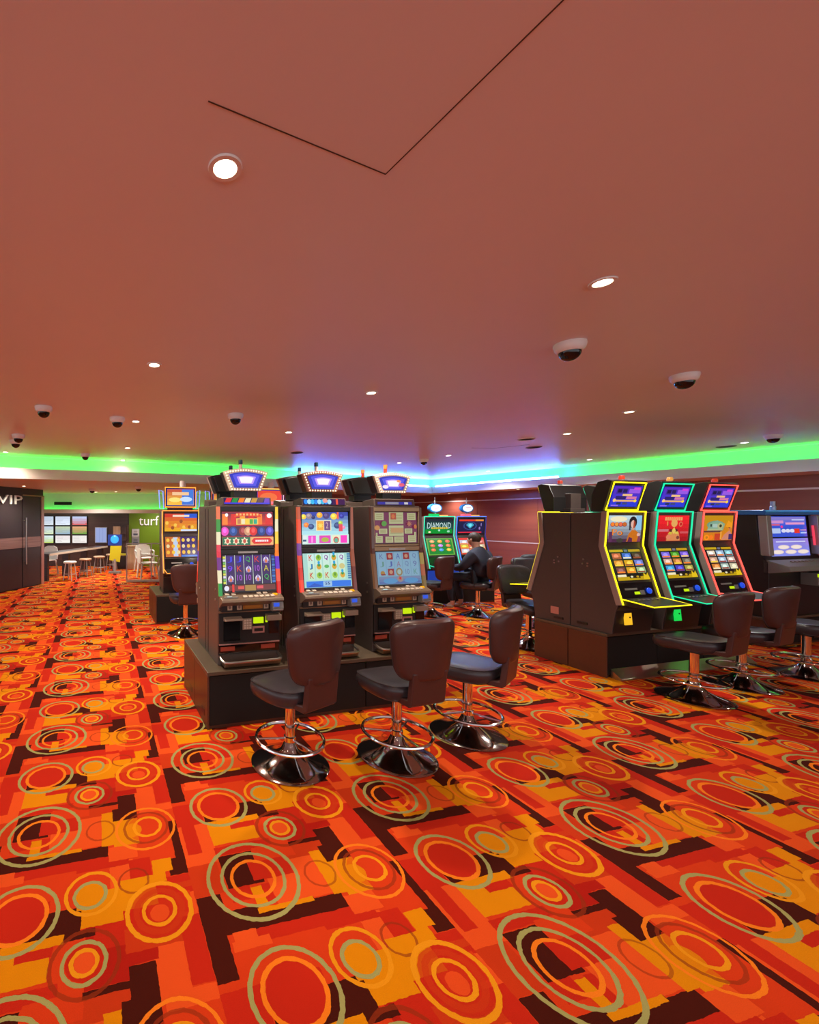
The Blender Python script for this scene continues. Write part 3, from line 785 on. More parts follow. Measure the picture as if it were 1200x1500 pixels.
def bank_pos(P0, s, t, a=BANK): 
    return (P0[0]+s*math.cos(a)-t*math.sin(a), P0[1]+s*math.sin(a)+t*math.cos(a))
def plinth(P0, L, D, H, label, holes=True, over=.02, a=BANK):
    t = thing('machine_plinth', label, 'plinth', (P0[0], P0[1], 0), a)
    mb = MB(); mb.box(.015, L-.015, .02, D-.02, 0, H-.03); mb.build('carcass', M['plinth'], t)
    mb = MB(); mb.box(.0, L, 0, D, H-.03, H); mb.build('top_board', M['plinthtop'], t, bevel=.004)
    for k in range(2):
        for x0, x1 in ((.0,.016),(L-.016,L)):
            mb = MB(); mb.box(x0, x1, .004+k*D/2, D/2-.004+k*D/2, .0, H-.032); pn = mb.build('end_panel', M['plinth'], t, bevel=.002)
            if holes:
                mb = MB(); mb.box(x0-.002, x1+.002, .10+k*D/2, .19+k*D/2, .07, .12); mb.build('cable_hole', M['black'], pn)
    n = max(1, round(L/.7))
    for k in range(n):
        for y0, y1 in ((.004,.022),(D-.022,D-.004)):
            mb = MB(); mb.box(.02+k*(L-.04)/n, .012+(k+1)*(L-.04)/n, y0, y1, .03, H-.036); mb.build('front_panel', M['dark'], t, bevel=.002)
    return t

# left bank, back to back
PL = (-.006, 3.345); PLH = .445
plinth(PL, 2.10, .94, PLH, 'low brown plinth under the three machines with bulb-framed toppers')
LG = 'machines of the left bank with bulb-framed toppers'
lab = ['upright slot machine with red upper picture and purple reels, leftmost in front', 'upright slot machine with blue and pink upper picture and pale green reels', 'upright slot machine with maroon and cream upper picture and pale blue reels']
rear_lab = ['rear machine backing onto the red-pictured machine, dark topper back showing', 'rear machine backing onto the pink and blue machine, dark topper back showing', 'rear machine backing onto the maroon and cream machine, dark topper back showing']
for i in range(3):
    m_ = slot_upright(i, lab[i], LG)
    p = bank_pos(PL, .385+.712*i, .16); place(m_, (p[0], p[1], PLH), BANK, lab[i])
    r_ = copy_tree(m_)
    p = bank_pos(PL, .385+.712*i, .16+.335*2+.006); place(r_, (p[0], p[1], PLH), BANK+PI, rear_lab[i], 'rear machines of the left bank')

# ---------------------------------------------------------------- slot machine with light-edged curved front (right bank and others)
def tile_grid(s, x0, y0, x1, y1, nx, ny, cols, rnd, gap=.02, kind='tile'):
    for a in range(nx):
        for b in range(ny):
            c = cols[(a+b*nx) % len(cols)]
            X0 = x0+(x1-x0)*a/nx+gap; X1 = x0+(x1-x0)*(a+1)/nx-gap; Y0 = y1-(y1-y0)*(b+1)/ny+gap; Y1 = y1-(y1-y0)*b/ny-gap
            s.rect(X0, Y0, X1, Y1, c)
            d = tuple(min(1, k*1.7+.08) for k in c)
            s.ell((X0+X1)/2+rnd.uniform(-.02,.02), (Y0+Y1)/2, (X1-X0)*.28, (Y1-Y0)*.33, d)
            s.rect(X0+.01, Y0+.01, X1-.02, Y0+(Y1-Y0)*.3, rnd.choice((ORG, YEL, CRM, rgb(150,60,40))))
def menu(s, cols, rnd):
    s.rect(.04,.90,.44,.975, rgb(200,165,20)); s.rect(.60,.90,.95,.975, rgb(190,150,15)); s.rect(.47,.90,.57,.97, rgb(110,110,130))
    tile_grid(s, .06, .22, .94, .88, 3, 3, cols, rnd)
    s.rect(.03,.02,.96,.13, rgb(190,155,10)); s.rect(.05,.13,.30,.20, CRM); s.rect(.38,.08,.70,.17, rgb(30,22,5)); s.ell(.45,.125,.04,.03,CRM); s.ell(.62,.125,.04,.03,rgb(190,150,30)); s.poly([(.78,.03),(.97,.03),(.94,.24),(.88,.15),(.82,.24)], rgb(225,190,20))
def curved_screens(kind, w):
    rnd = random.Random(hash(kind) % 97 if False else len(kind)*7+ord(kind[0]))
    U = Scr(w-.07, .285, BLK); Lo = Scr(w-.075, .335, BLK); T = Scr(.40, .225, rgb(25,40,170))
    if kind == 'woman':
        U.grad(.01,.01,.99,.99, rgb(75,40,70), rgb(190,215,225), 8); U.rect(.82,.45,.99,.98, rgb(140,195,230)); U.ell(.3,.86,.25,.1,CRM)
        for k, c in enumerate((ORG,rgb(240,150,60),rgb(235,105,70),rgb(200,105,40))): U.ell(.13+k*.115,.66,.07,.085,rgb(140,50,60)); U.ell(.13+k*.115,.67,.055,.07,c)
        letter(U,'Po',.28,.37,.34,.24,rgb(250,140,40))
        U.ell(.72,.74,.12,.22,rgb(30,26,34)); U.rect(.61,.45,.66,.75,rgb(50,55,65)); U.ell(.725,.67,.068,.15,rgb(225,180,165)); U.poly([(.74,.82),(.79,.75),(.79,.55),(.73,.5)],rgb(170,70,45)); U.rect(.70,.42,.755,.53,rgb(210,150,125))
        U.poly([(.55,.02),(.60,.30),(.69,.45),(.80,.45),(.90,.34),(.93,.02)], rgb(200,110,20)); U.poly([(.58,.02),(.72,.02),(.72,.15),(.62,.2)], rgb(95,35,70)); U.ell(.90,.28,.05,.06,rgb(225,175,160)); U.poly([(.86,.02),(.97,.02),(.95,.2),(.9,.24)], rgb(130,60,85)); U.rect(.02,.02,.12,.4,rgb(90,45,85)); U.ell(.35,.08,.10,.08,rgb(60,60,50))
        menu(Lo, (rgb(205,95,60),rgb(60,95,190),rgb(75,35,30),rgb(225,140,40),rgb(225,165,20),rgb(110,120,200),rgb(120,60,60),rgb(220,160,30),rgb(160,190,140)), rnd)
    elif kind == 'gold':
        U.grad(.01,.01,.99,.99, rgb(165,15,25), rgb(245,30,40), 6); U.rect(.01,.38,.35,.47, rgb(205,110,120)); U.rect(.72,.30,.99,.38, rgb(205,80,85))
        for k in range(9): U.rect(.22+k*.062,.80,.265+k*.062,.93, rgb(230,170,100))
        letter(U,'1',.30,.68,.05,.18,rgb(240,120,70)); U.ell(.72,.66,.055,.10,rgb(225,125,85)); U.ell(.72,.66,.035,.065,rgb(190,20,25))
        G1 = rgb(225,165,90); U.ell(.51,.70,.10,.15,G1); U.poly([(.28,.03),(.33,.30),(.42,.46),(.60,.46),(.68,.30),(.72,.03)], rgb(215,135,80)); U.ell(.41,.42,.05,.06,rgb(95,30,35)); U.ell(.58,.42,.05,.06,rgb(95,40,35)); U.poly([(.44,.40),(.51,.55),(.57,.40),(.51,.28)], rgb(225,195,90)); U.ell(.40,.32,.06,.05,rgb(205,180,60)); U.ell(.60,.33,.06,.05,rgb(215,190,80)); U.ell(.34,.17,.07,.09,rgb(225,130,95)); U.ell(.64,.15,.05,.07,rgb(120,60,50))
        menu(Lo, (rgb(120,100,220),rgb(70,150,30),rgb(125,95,215),rgb(205,165,150),rgb(190,120,50),rgb(110,105,85),rgb(50,150,215),rgb(70,60,190),rgb(165,160,70)), rnd)
    elif kind == 'amber':
        U.grad(.01,.01,.99,.99, rgb(215,120,20), rgb(195,140,10), 6)
        U.ell(.40,.62,.30,.17,rgb(110,150,120)); U.poly([(.12,.40),(.66,.40),(.72,.66),(.45,.80),(.18,.68)], rgb(125,165,140)); U.ell(.56,.58,.10,.12,rgb(175,175,125)); U.ell(.57,.58,.045,.06,rgb(50,50,20)); U.rect(.22,.55,.27,.65,rgb(40,50,50)); U.rect(.30,.52,.46,.66,rgb(165,190,180)); U.rect(.15,.42,.64,.47,rgb(170,185,140)); U.rect(.01,.33,.62,.39,rgb(90,55,55))
        U.ell(.12,.13,.09,.11,rgb(250,140,20)); U.ell(.12,.13,.04,.05,rgb(190,120,20)); U.ell(.27,.13,.07,.09,rgb(245,120,20)); U.rect(.38,.02,.60,.28,rgb(195,60,30)); U.rect(.57,.05,.62,.36,rgb(235,160,60)); U.poly([(.62,.03),(.70,.22),(.88,.40),(.95,.30),(.93,.03)],rgb(205,130,105)); U.ell(.89,.48,.045,.07,rgb(205,115,75)); U.ell(.875,.54,.04,.05,rgb(50,20,25)); U.rect(.86,.03,.98,.26,rgb(60,40,100)); U.poly([(.74,.55),(.82,.80),(.92,.70),(.97,.78),(.96,.5)],rgb(235,150,25))
        menu(Lo, (rgb(230,215,190),rgb(160,185,215),rgb(130,190,200),rgb(200,155,130),rgb(165,185,210),rgb(215,190,180),rgb(210,125,50),rgb(175,195,185),rgb(200,190,160)), rnd)
    elif kind == 'diamond':
        U.grad(.01,.30,.99,.99, rgb(25,90,80), rgb(20,35,50), 4); U.rect(.01,.02,.99,.30, rgb(0,145,45)); U.text('DIAMOND',.5,.55,.86,.40,rgb(200,225,225))
        for k in range(8): U.rect(.22+k*.075,.32,.28+k*.075,.44, rgb(205,185,40))
        gem(U,.5,.22,.1,.16,rgb(150,215,180)); U.ell(.16,.12,.05,.06,CRM); U.ell(.84,.16,.05,.07,rgb(160,220,190))
        Lo.rect(.02,.02,.98,.98, rgb(110,170,60)); Lo.rect(.07,.07,.93,.91, rgb(10,130,40))
        for a in range(3):
            for b in range(3):
                c = [[rgb(240,160,90),rgb(235,100,60),rgb(235,110,60)],[rgb(245,165,40),rgb(195,130,235),rgb(70,150,225)],[rgb(240,105,85),rgb(235,120,75),rgb(245,190,50)]][a][b]
                Lo.ell(.22+a*.28,.80-b*.24,.09,.085,c); Lo.ell(.21+a*.28,.815-b*.24,.045,.04,tuple(min(1,k*1.5+.1) for k in c))
    elif kind == 'gem':
        U.rect(.01,.02,.99,.98, rgb(22,26,70)); U.rect(.05,.84,.66,.95,rgb(235,60,30)); U.rect(.66,.84,.97,.95,rgb(240,145,50)); U.rect(.02,.04,.90,.12,rgb(225,40,60)); U.ell(.46,.52,.26,.28,rgb(45,70,130)); U.ell(.46,.52,.21,.23,rgb(20,26,70)); gem(U,.46,.52,.30,.38,rgb(60,170,200)); U.ell(.82,.35,.03,.1,rgb(150,120,190)); U.ell(.88,.6,.02,.12,rgb(140,120,180))
        Lo.rect(.02,.02,.98,.98, rgb(215,90,70)); Lo.rect(.02,.86,.98,.98,rgb(235,50,60))
        tile_grid(Lo,.04,.1,.96,.86,3,3,(rgb(205,200,225),rgb(235,150,100),rgb(220,120,120),rgb(225,190,60),rgb(235,110,80),rgb(210,190,160)),rnd,.012); Lo.rect(.05,.02,.95,.1,rgb(220,60,40))
    elif kind == 'sunset':
        U.grad(.01,.01,.99,.99, rgb(240,170,40), rgb(215,60,40), 5); U.rect(.6,.75,.99,.99,rgb(40,90,210))
        for k in range(11): U.ell(.08+k*.085, rnd.uniform(.2,.65), .05,.10,(rgb(250,200,80),rgb(235,130,50),rgb(160,80,40))[k%3])
        U.rect(.25,.82,.75,.93,rgb(245,220,200)); U.rect(.5,.02,.99,.12,rgb(210,225,250))
        Lo.rect(.02,.02,.98,.98, rgb(60,40,110)); Lo.rect(.02,.02,.48,.98, rgb(205,110,50)); Lo.rect(.26,.05,.40,.95, rgb(190,210,240))
        for a in range(6):
            for b in range(3): Lo.ell(.10+a*.155,.82-b*.29,.05,.09,(rgb(245,200,70),rgb(235,215,160),rgb(245,185,60))[(a+b)%3])
        Lo.rect(.5,.02,.98,.1,rgb(40,120,220))
    elif kind == 'crimson':
        U.rect(.01,.01,.99,.99, rgb(220,60,40)); Lo.rect(.01,.01,.99,.99, rgb(120,30,40))
        U.ell(.5,.5,.3,.3,rgb(245,150,70)); tile_grid(Lo,.05,.1,.95,.9,3,3,(RED,ORG,YEL),rnd)
    # topper
    if kind in ('woman','gold','amber'):
        T.grad(.02,.03,.98,.97, rgb(40,60,215), rgb(90,45,190), 5)
        T.rect(.12,.62,.50,.88,rgb(60,45,150)); T.rect(.16,.68,.30,.84,rgb(25,20,70)); T.rect(.34,.68,.48,.84,rgb(35,30,90)); T.rect(.55,.66,.95,.86,rgb(150,90,225)); T.rect(.70,.82,.93,.93,rgb(205,70,215))
        T.rect(.36,.52,.70,.62,rgb(240,190,130)); T.rect(.14,.36,.50,.52,rgb(45,35,110)); T.rect(.52,.38,.88,.50,rgb(215,120,165)); T.rect(.10,.26,.84,.34,rgb(235,175,110)); T.ell(.12,.32,.05,.08,rgb(250,200,120)); T.ell(.86,.30,.05,.07,YEL); T.rect(.22,.12,.38,.22,rgb(40,50,90)); T.rect(.42,.12,.60,.22,rgb(60,70,120)); T.rect(.05,.05,.30,.10,rgb(150,110,235))
    elif kind == 'sunset':
        T.grad(.02,.03,.98,.97, rgb(250,190,60), rgb(200,80,40), 5); T.rect(.55,.05,.97,.95,rgb(60,120,220)); T.rect(.2,.62,.8,.80,rgb(245,200,150)); T.ell(.3,.35,.22,.14,rgb(255,230,120)); T.ell(.7,.38,.22,.15,rgb(200,225,255))
    elif kind == 'crimson':
        T.rect(.02,.03,.98,.97, rgb(235,60,35)); T.ell(.45,.55,.35,.3,rgb(245,110,50)); T.rect(.5,.15,.9,.3,rgb(250,120,140))
    return U, Lo, T

def led_tube(mb, pts, r, col, closed=False): mb.tube(pts, r, 6, closed, 0, col)
def slot_curved(kind, label, group, led_c, glow, W=.275, topper='lean', hs=1.0, plate=None, led_c2=None):
    t = thing('slot_machine', label, 'slot machine', group=group)
    led_c2 = led_c2 or led_c
    def Z(z): return z*hs
    prof = [(.37,0),(.37,Z(1.24)),(.035,Z(1.245)),(.055,Z(.895)),(-.095,Z(.345)),(-.06,Z(.24)),(-.03,Z(.05)),(-.03,0)]
    MB().prism_x(prof, -W+.004, W-.004).build('cabinet', M['cabinet2'], t, bevel=.004)
    lm = emit('edge_light_'+kind, led_c, glow) if led_c is led_c2 else None
    for sx in (-1, 1):
        x0, x1 = sorted((sx*(W-.004), sx*(W+.010)))
        fr = [(.015,Z(1.25)),(.040,Z(.895)),(-.120,Z(.315))]; bk = [(.060,Z(1.25)),(.088,Z(.89)),(-.070,Z(.305))]
        MB().prism_x(fr+bk[::-1], x0, x1).build('side_trim', M['taupe'], t, bevel=.002)
        mb = MB(); xc = sx*(W-.006)
        mb.tube([(xc,.010,Z(1.25)),(xc,.035,Z(.895)),(xc,-.125,Z(.315))], .0075, 6)
        mb.build('edge_light', lm or emit('edge_light_%s_%d' % (kind, sx), led_c if sx < 0 else led_c2, glow), t)
        mb = MB(); mb.box(sx*(W+.001)-.004, sx*(W+.001)+.004, .20, .30, .04, .065); mb.build('vent', M['black'], t)
        sm = MB().lathe([(0,-.003),(.009,-.003),(.009,.003),(0,.003)], 10)
        for (y, z) in ((.24,.74),(.20,.70),(.25,.69),(.20,.67)): sm.build('side_rivet', M['steel'], t, (sx*(W-.002),y,Z(z)), (0,PI/2,0), True)
    le = lm or emit('edge_light_%s_0' % kind, led_c, glow)
    mb = MB(); mb.tube([(-W+.006,.010,Z(1.25)),(W-.006,.010,Z(1.25))], .0075, 6); mb.build('edge_light', le, t)
    U, Lo, T = curved_screens(kind, 2*W)
    U.build('upper_screen', t, (0, .030, Z(1.07)), -.06+.12)
    a = math.atan2(.16, .58*hs)
    Lo.build('menu_screen', t, (0, -.006+.0, Z(.70)), -a)
    # dark glass panel with the player interface
    g = MB(); g.box(-W+.03, W-.03, -.004, .004, -.085*hs, .085*hs)
    gp = g.build('player_panel', M['gloss'], t, (0, -.076, Z(.44)), (-a,0,0))
    mb = MB(); mb.box(-.05,.02,-.008,-.003,-.035,-.008); mb.build('player_display', M['lcd'], gp)
    mb = MB(); mb.box(-.17,.0,-.007,-.003,.012,.03); mb.build('card_slot', M['silver'], gp)
    mb = MB(); mb.box(.03,.09,-.007,-.003,-.04,.005); mb.build('keypad', M['grey'], gp)
    mb = MB(); mb.ball((.15,-.012,-.005), .032, 12, 6, (1,.5,1)); mb.build('spin_button', M['knob'], gp, smooth=True)
    # deck
    mb = MB(); mb.prism_x([(-.08,Z(.375)),(-.36,Z(.345)),(-.365,Z(.33)),(-.28,Z(.31)),(-.05,Z(.31))], -W+.02, W-.02); dk = mb.build('deck', M['black'], t, bevel=.003)
    mb = MB(); mb.box(-W+.06, W-.06, -.33, -.22, 0, .004); mb.build('deck_screen', emit('deck_screen_'+kind, (.01,.03,.12), .8), dk, (0,0,Z(.357)-.004), (.105,0,0))
    mb = MB(); mb.tube([(-W+.012,-.115,Z(.372)),(-W+.022,-.362,Z(.340)),(W-.022,-.362,Z(.340)),(W-.012,-.115,Z(.372))], .006, 6); mb.build('deck_light', le, dk)
    bm_ = MB().box(-.012,.012,-.008,.008,0,.008).mesh('button', M['silver'])
    for k in range(5): obj('button', bm_, dk, (-.13+k*.06, -.175, Z(.366)), (.105,0,0))
    # lower front
    mb = MB(); mb.prism_x([(-.035,.012),(-.062,Z(.25)),(-.10,Z(.305)),(-.03,Z(.305)),(-.02,.012)], -W+.015, W-.015); fr = mb.build('lower_front', M['black'], t, bevel=.003)
    if plate:
        mb = MB(); mb.box(-.05,.05,-.006,.004,-.075,.075); pl = mb.build('lit_plate', emit('lit_plate_'+kind, plate, 1.0), t, (-.10,-.056,Z(.17)), (-.09,0,0))
        mb = MB(); mb.lathe([(0,0),(.008,0),(.008,.004),(0,.004)], 10); mb.build('keyhole', M['dark'], pl, (.02,-.006,.0), (PI/2,0,0))
    # topper
    if topper == 'lean':
        tp = MB()
        tp.prism_x([(-.05,-.005),(-.134,.305),(-.09,.32),(.0,.30),(.06,.16),(.06,-.005)], -.25, .25)
        th = tp.build('topper', M['black'], t, (0,.12,Z(1.262)), bevel=.004)
        mb = MB(); mb.box(-.075,.075,.05,.12,-.01,.20); mb.box(-.11,.11,.02,.14,-.015,.03); mb.build('topper_stand', M['cabinet2'], th, bevel=.003)
        a2 = math.atan2(.08,.29)
        T.build('topper_screen', th, (0,-.0995,.145), a2)
        f = MB(); w, h = .226, .146
        led_tube(f, [(-w,0,-h),(w,0,-h),(w,0,h),(-w,0,h)], .008, None, True)
        f.build('topper_light', le, th, (0,-.101,.145), (a2,0,0))
        mb = MB(); mb.lathe([(.022,0),(.022,.02),(.026,.03),(.026,.055)], 14); sl = mb.build('service_light', M['silver'], th, (0,-.06,.29), smooth=True)
        mb = MB(); mb.lathe([(.026,.035),(.027,.06),(.020,.075),(0,.078)], 14); mb.build('beacon_cap', emit('red_beacon_'+kind, rgb(215,60,35) if kind != 'gold' else rgb(235,160,70), .7), sl, smooth=True)
    elif topper == 'tall':
        tp = MB(); tp.box(-.25,.25,-.02,.10,0,.33); th = tp.build('topper', M['black'], t, (0,.08,Z(1.30)), bevel=.006)
        T.mb.v = [(x*1.12,y,z*1.20) for x,y,z in T.mb.v]
        T.build('topper_screen', th, (0,-.024,.165))
        f = MB(); w, h = .245, .155
        led_tube(f, [(-w,0,-h),(w,0,-h),(w,0,h),(-w,0,h)], .011, None, True); f.build('topper_light', le, th, (0,-.022,.165))
        bl = M.setdefault('wing', emit('blue_wing', rgb(130,150,255), 1.1))
        for sx in (-1,1):
            f = MB(); led_tube(f, [(sx*.26,.03,-.02),(sx*.32,.06,-.01),(sx*.335,.06,.28),(sx*.275,.03,.26)], .008, None, True); f.build('wing_light', bl, th)
        mb = MB(); mb.box(-.20,.20,-.01,.06,-.05,0); mb.build('topper_stand', M['cabinet2'], th)
        mb = MB(); mb.lathe([(.05,0),(.05,.09),(.045,.10),(0,.10)], 14); mb.build('service_light', M['white'], th, (.05,.05,.33), smooth=True)
    else:
        mb = MB(); mb.box(-.015,.015,.12,.15,0,.10); th = mb.build('topper_post', M['silver'], t, (0,0,Z(1.24)))
        el = [(.145*math.cos(2*PI*k/24), .085*math.sin(2*PI*k/24)+.17) for k in range(24)]
        mb = MB(); mb.prism_y(el, .11, .17); tp = mb.build('topper', M['blue'], th, bevel=.004)
        mb = MB(); mb.prism_y([(x*.76,(z-.17)*.76+.17) for x,z in el], .100, .112); sg = mb.build('topper_screen', emit('white_sign_'+kind, (.85,.93,1.0), 1.5), tp)
        for q, (x0, x1) in enumerate(((-.06,.07),(-.045,.04))):
            mb = MB(); mb.box(x0,x1,.0975,.1005,.178-q*.03,.190-q*.03); mb.build('sign_line', emit('sign_line_%s%d' % (kind,q), rgb(215,150,160), .9), sg)
        mb = MB(); mb.box(-.16,.02,.05,.12,0,.055); mb.build('top_plate', emit('top_plate_'+kind, rgb(15,190,90) if kind == 'diamond' else rgb(240,100,130), .9), t, (0,0,Z(1.245)))
        mb = MB(); mb.box(.05,.22,.05,.12,0,.035); mb.build('top_plate', emit('top_plate2_'+kind, rgb(240,180,100), .9), t, (0,0,Z(1.245)))
        mb = MB(); mb.lathe([(.010,0),(.010,.06),(.004,.07),(.004,.13),(0,.13)], 8); mb.build('antenna', M['silver'], tp, (0,.14,.25), smooth=True)
    return t

# right bank, back to back
PR = (4.062, 4.422); PRH = .45
plinth(PR, 2.16, .762, PRH, 'dark brown plinth under the three neon-edged machines', holes=False)
mb = MB(); mb.prism_x([(.0,.0),(-.10,.0),(-.10,.012),(.0,.09)], .05, 2.1)
fp = mb.build('kick_plate', M['steel'], bpy.data.objects['machine_plinth.001'])
YL = rgb(225,205,16); TL = rgb(8,168,118); CL = rgb(255,72,62)
RG = 'neon-edged machines of the right bank'
for i, (kind, c, pl, lb, rl) in enumerate((
    ('woman', YL, rgb(250,190,40), 'slot machine with yellow edge lights and a woman on its upper picture', 'rear machine backing onto the yellow-edged machine, plain dark side towards the aisle'),
    ('gold', TL, rgb(20,215,80), 'slot machine with teal edge lights and a golden figure on red', 'rear machine backing onto the teal-edged machine, dark topper back showing'),
    ('amber', CL, rgb(250,110,70), 'slot machine with coral edge lights and an amber upper picture', 'rear machine backing onto the coral-edged machine at the end of the bank'))):
    m_ = slot_curved(kind, lb, RG, c, 2.4, plate=pl)
    p = bank_pos(PR, .305+.715*i, .005); place(m_, (p[0], p[1], PRH), BANK, lb)
    r_ = copy_tree(m_)
    p = bank_pos(PR, .305+.715*i, .005+.37*2+.008); place(r_, (p[0], p[1], PRH), BANK+PI, rl, 'rear machines of the right bank')
    if i == 0: MB().box(.2705,.2735,.16,.25,.09,.17).build('notice_sticker', M['pinkmetal'], r_)

# bank in the middle distance with diamond games
PD = (4.02, 8.0); PDH = .36
plinth(PD, 1.56, .50, PDH, 'low dark plinth under the two diamond game machines', holes=False)
for i, (kind, c, lb) in enumerate((('diamond', rgb(40,225,175), 'slot machine reading DIAMOND with green screens and teal edge lights'), ('gem', rgb(60,130,250), 'slot machine with a blue gem on its dark upper picture, behind the seated player'))):
    m_ = slot_curved(kind, lb, 'diamond game machines', c, 1.15, W=.345, topper='round', hs=1.03, led_c2=rgb(60,235,190) if i == 0 else rgb(20,40,130))
    p = bank_pos(PD, .38+.735*i, .08); place(m_, (p[0], p[1], PDH), BANK, lb)
    mbk = MB(); mbk.box(-.34,.34,.0,.02,.0,.28); mbk.build('blue_back_panel', emit('blue_recess_'+kind, (.01,.06,.45), .7), m_, (0,-.085,.005))

# bank behind the left bank
PZ = (-.80, 6.62); PZH = .45
plinth(PZ, 2.35, .90, PZH, 'dark plinth under the orange-lit machine near the lounge')
for i, (kind, c, c2, lb) in enumerate((
    ('sunset', rgb(255,150,60), rgb(50,140,255), 'tall slot machine with orange and blue lit frame near the lounge'),
    ('sunset', rgb(240,90,40), rgb(240,90,40), 'slot machine with orange frame mostly hidden behind the leftmost front machine'),
    ('crimson', rgb(250,190,90), rgb(250,190,90), 'slot machine with red topper picture peeking between the toppers of the left bank'))):
    m_ = slot_curved(kind, lb, 'machines of the bank behind', c, 1.7, W=.30, topper='tall', hs=1.03, led_c2=c2)
    p = bank_pos(PZ, .42+.76*i, .14); place(m_, (p[0], p[1], PZH), BANK, lb)
    if i == 0:
        mbk = MB(); mbk.box(-.10,.20,.0,.012,.03,.27); mbk.build('blue_lit_front', emit('blue_lit_front', (.01,.08,.85), .9), m_, (0,-.080,0))

# ---------------------------------------------------------------- card game machine at the right edge
def card_machine():
    t = thing('slot_machine', 'grey card game machine with blue lid at the right edge', 'slot machine')
    MB().prism_x([(.40,0),(.40,1.30),(.06,1.30),(.02,.80),(-.05,.70),(-.05,.0)], -.56, .56).build('cabinet', M['black'], t, bevel=.006)
    MB().prism_x([(.02,1.30),(-.03,1.30),(-.04,1.335),(-.02,1.36),(.36,1.36),(.40,1.30)], -.585, .585).build('lid', M['blue'], t, bevel=.006)
    for sx in (-1,1):
        x0, x1 = sorted((sx*.56, sx*.47)); MB().prism_x([(.05,1.29),(-.03,1.29),(-.06,.78),(.02,.78)], x0, x1).build('side_post', M['silver'], t, bevel=.006)
        mb = MB(); mb.tube([(sx*.445,.0,1.16),(sx*.44,-.02,.90)], .012, 8); mb.build('side_light', emit('card_side_light_%d' % sx, rgb(240,60,90), .9), t)
    S1 = Scr(.78,.27,rgb(40,70,200)); S1.rect(.0,.02,.98,.98,rgb(45,80,205)); S1.grad(.02,.55,.98,.97,rgb(60,90,215),rgb(130,120,200),3)
    for k, (x0,y0,x1,y1,c) in enumerate(((.05,.66,.40,.80,rgb(200,140,200)),(.45,.60,.95,.70,rgb(225,150,200)),(.62,.80,.95,.86,rgb(190,200,245)),(.06,.56,.30,.62,rgb(225,90,110)),(.04,.18,.30,.42,rgb(175,195,235)),(.66,.18,.80,.40,rgb(225,50,30)),(.82,.30,.98,.36,rgb(190,140,190)),(.82,.16,.98,.24,rgb(170,190,240)))): S1.rect(x0,y0,x1,y1,c)
    for k in range(3): S1.ell(.38+k*.11,.30,.06,.09,rgb(215,215,240))
    S1.ell(.34,.50,.03,.06,rgb(240,50,140))
    S1.build('upper_screen', t, (0,.03,1.145), -.07)
    S2 = Scr(.78,.26,rgb(120,125,225)); S2.grad(.02,.02,.98,.98,rgb(130,140,235),rgb(135,125,215),4); S2.rect(.15,.80,.92,.86,rgb(205,205,240))
    for x, y in ((.33,.56),(.66,.56),(.17,.32),(.5,.32),(.82,.32)): S2.ell(x,y,.15,.11,rgb(225,205,205)); S2.ell(x,y,.12,.08,rgb(240,225,215))
    S2.build('lower_screen', t, (0,.006,.865), -.10)
    MB().box(-.42,.42,-.01,.03,.998,1.012).build('screen_divider', M['dark'], t)
    MB().prism_x([(.0,.735),(-.22,.66),(-.23,.60),(-.05,.56),(.0,.56)], -.56, .56).build('deck', M['grey'], t, bevel=.006)
    bm_ = MB().box(-.02,.02,-.012,.012,0,.010).mesh('button', M['beige'])
    for k in range(7): obj('button', bm_, t, (-.22+k*.075,-.10,.70), (.33,0,0))
    MB().box(.06,.40,-.20,-.05,.40,.56).build('printer', M['grey'], t, bevel=.006)
    MB().box(.14,.36,-.205,-.19,.43,.50).build('printer_slot', M['black'], t)
    MB().box(.06,.15,-.21,-.19,.51,.55).build('player_display', M['lcd'], t)
    mb = MB(); mb.lathe([(.03,0),(.03,.05),(.024,.055),(.024,.12),(0,.12)], 14); mb.build('service_light', M['silver'], t, (-.02,.15,1.36), smooth=True)
    return t
c4 = card_machine(); p4 = (7.60, 5.66); c4.location = (p4[0], p4[1], .37); c4.rotation_euler = (0,0,BANK)
plinth((7.04, 5.44), 1.16, .56, .37, 'dark plinth under the blue-lidded card game machine', holes=False)

# ---------------------------------------------------------------- stools
def cushion(outline, prof, deform, n_center=True):
    """outline: list of (x,y); prof: list of (scale, z) from under-centre to top-centre"""
    vs = []; fs = []; n = len(outline)
    for sc, z in prof:
        for x, y in outline: vs.append(deform(x*sc, y*sc, z))
    for i in range(len(prof)-1):
        for k in range(n):
            q = (k+1) % n; fs.append((i*n+k, i*n+q, (i+1)*n+q, (i+1)*n+k))
    c0 = len(vs); vs.append(deform(0,0,prof[0][1])); vs.append(deform(0,0,prof[-1][1]))
    for k in range(n):
        q = (k+1) % n
        fs.append((q, k, c0)); fs.append(((len(prof)-1)*n+k, (len(prof)-1)*n+q, c0+1))
    return vs, fs
def superell(a, b, e, n=32):
    out = []
    for k in range(n):
        t = 2*PI*k/n; c, s = math.cos(t), math.sin(t)
        out.append((a*math.copysign(abs(c)**(2/e), c), b*math.copysign(abs(s)**(2/e), s)))
    return out
SEAT_Z = .44
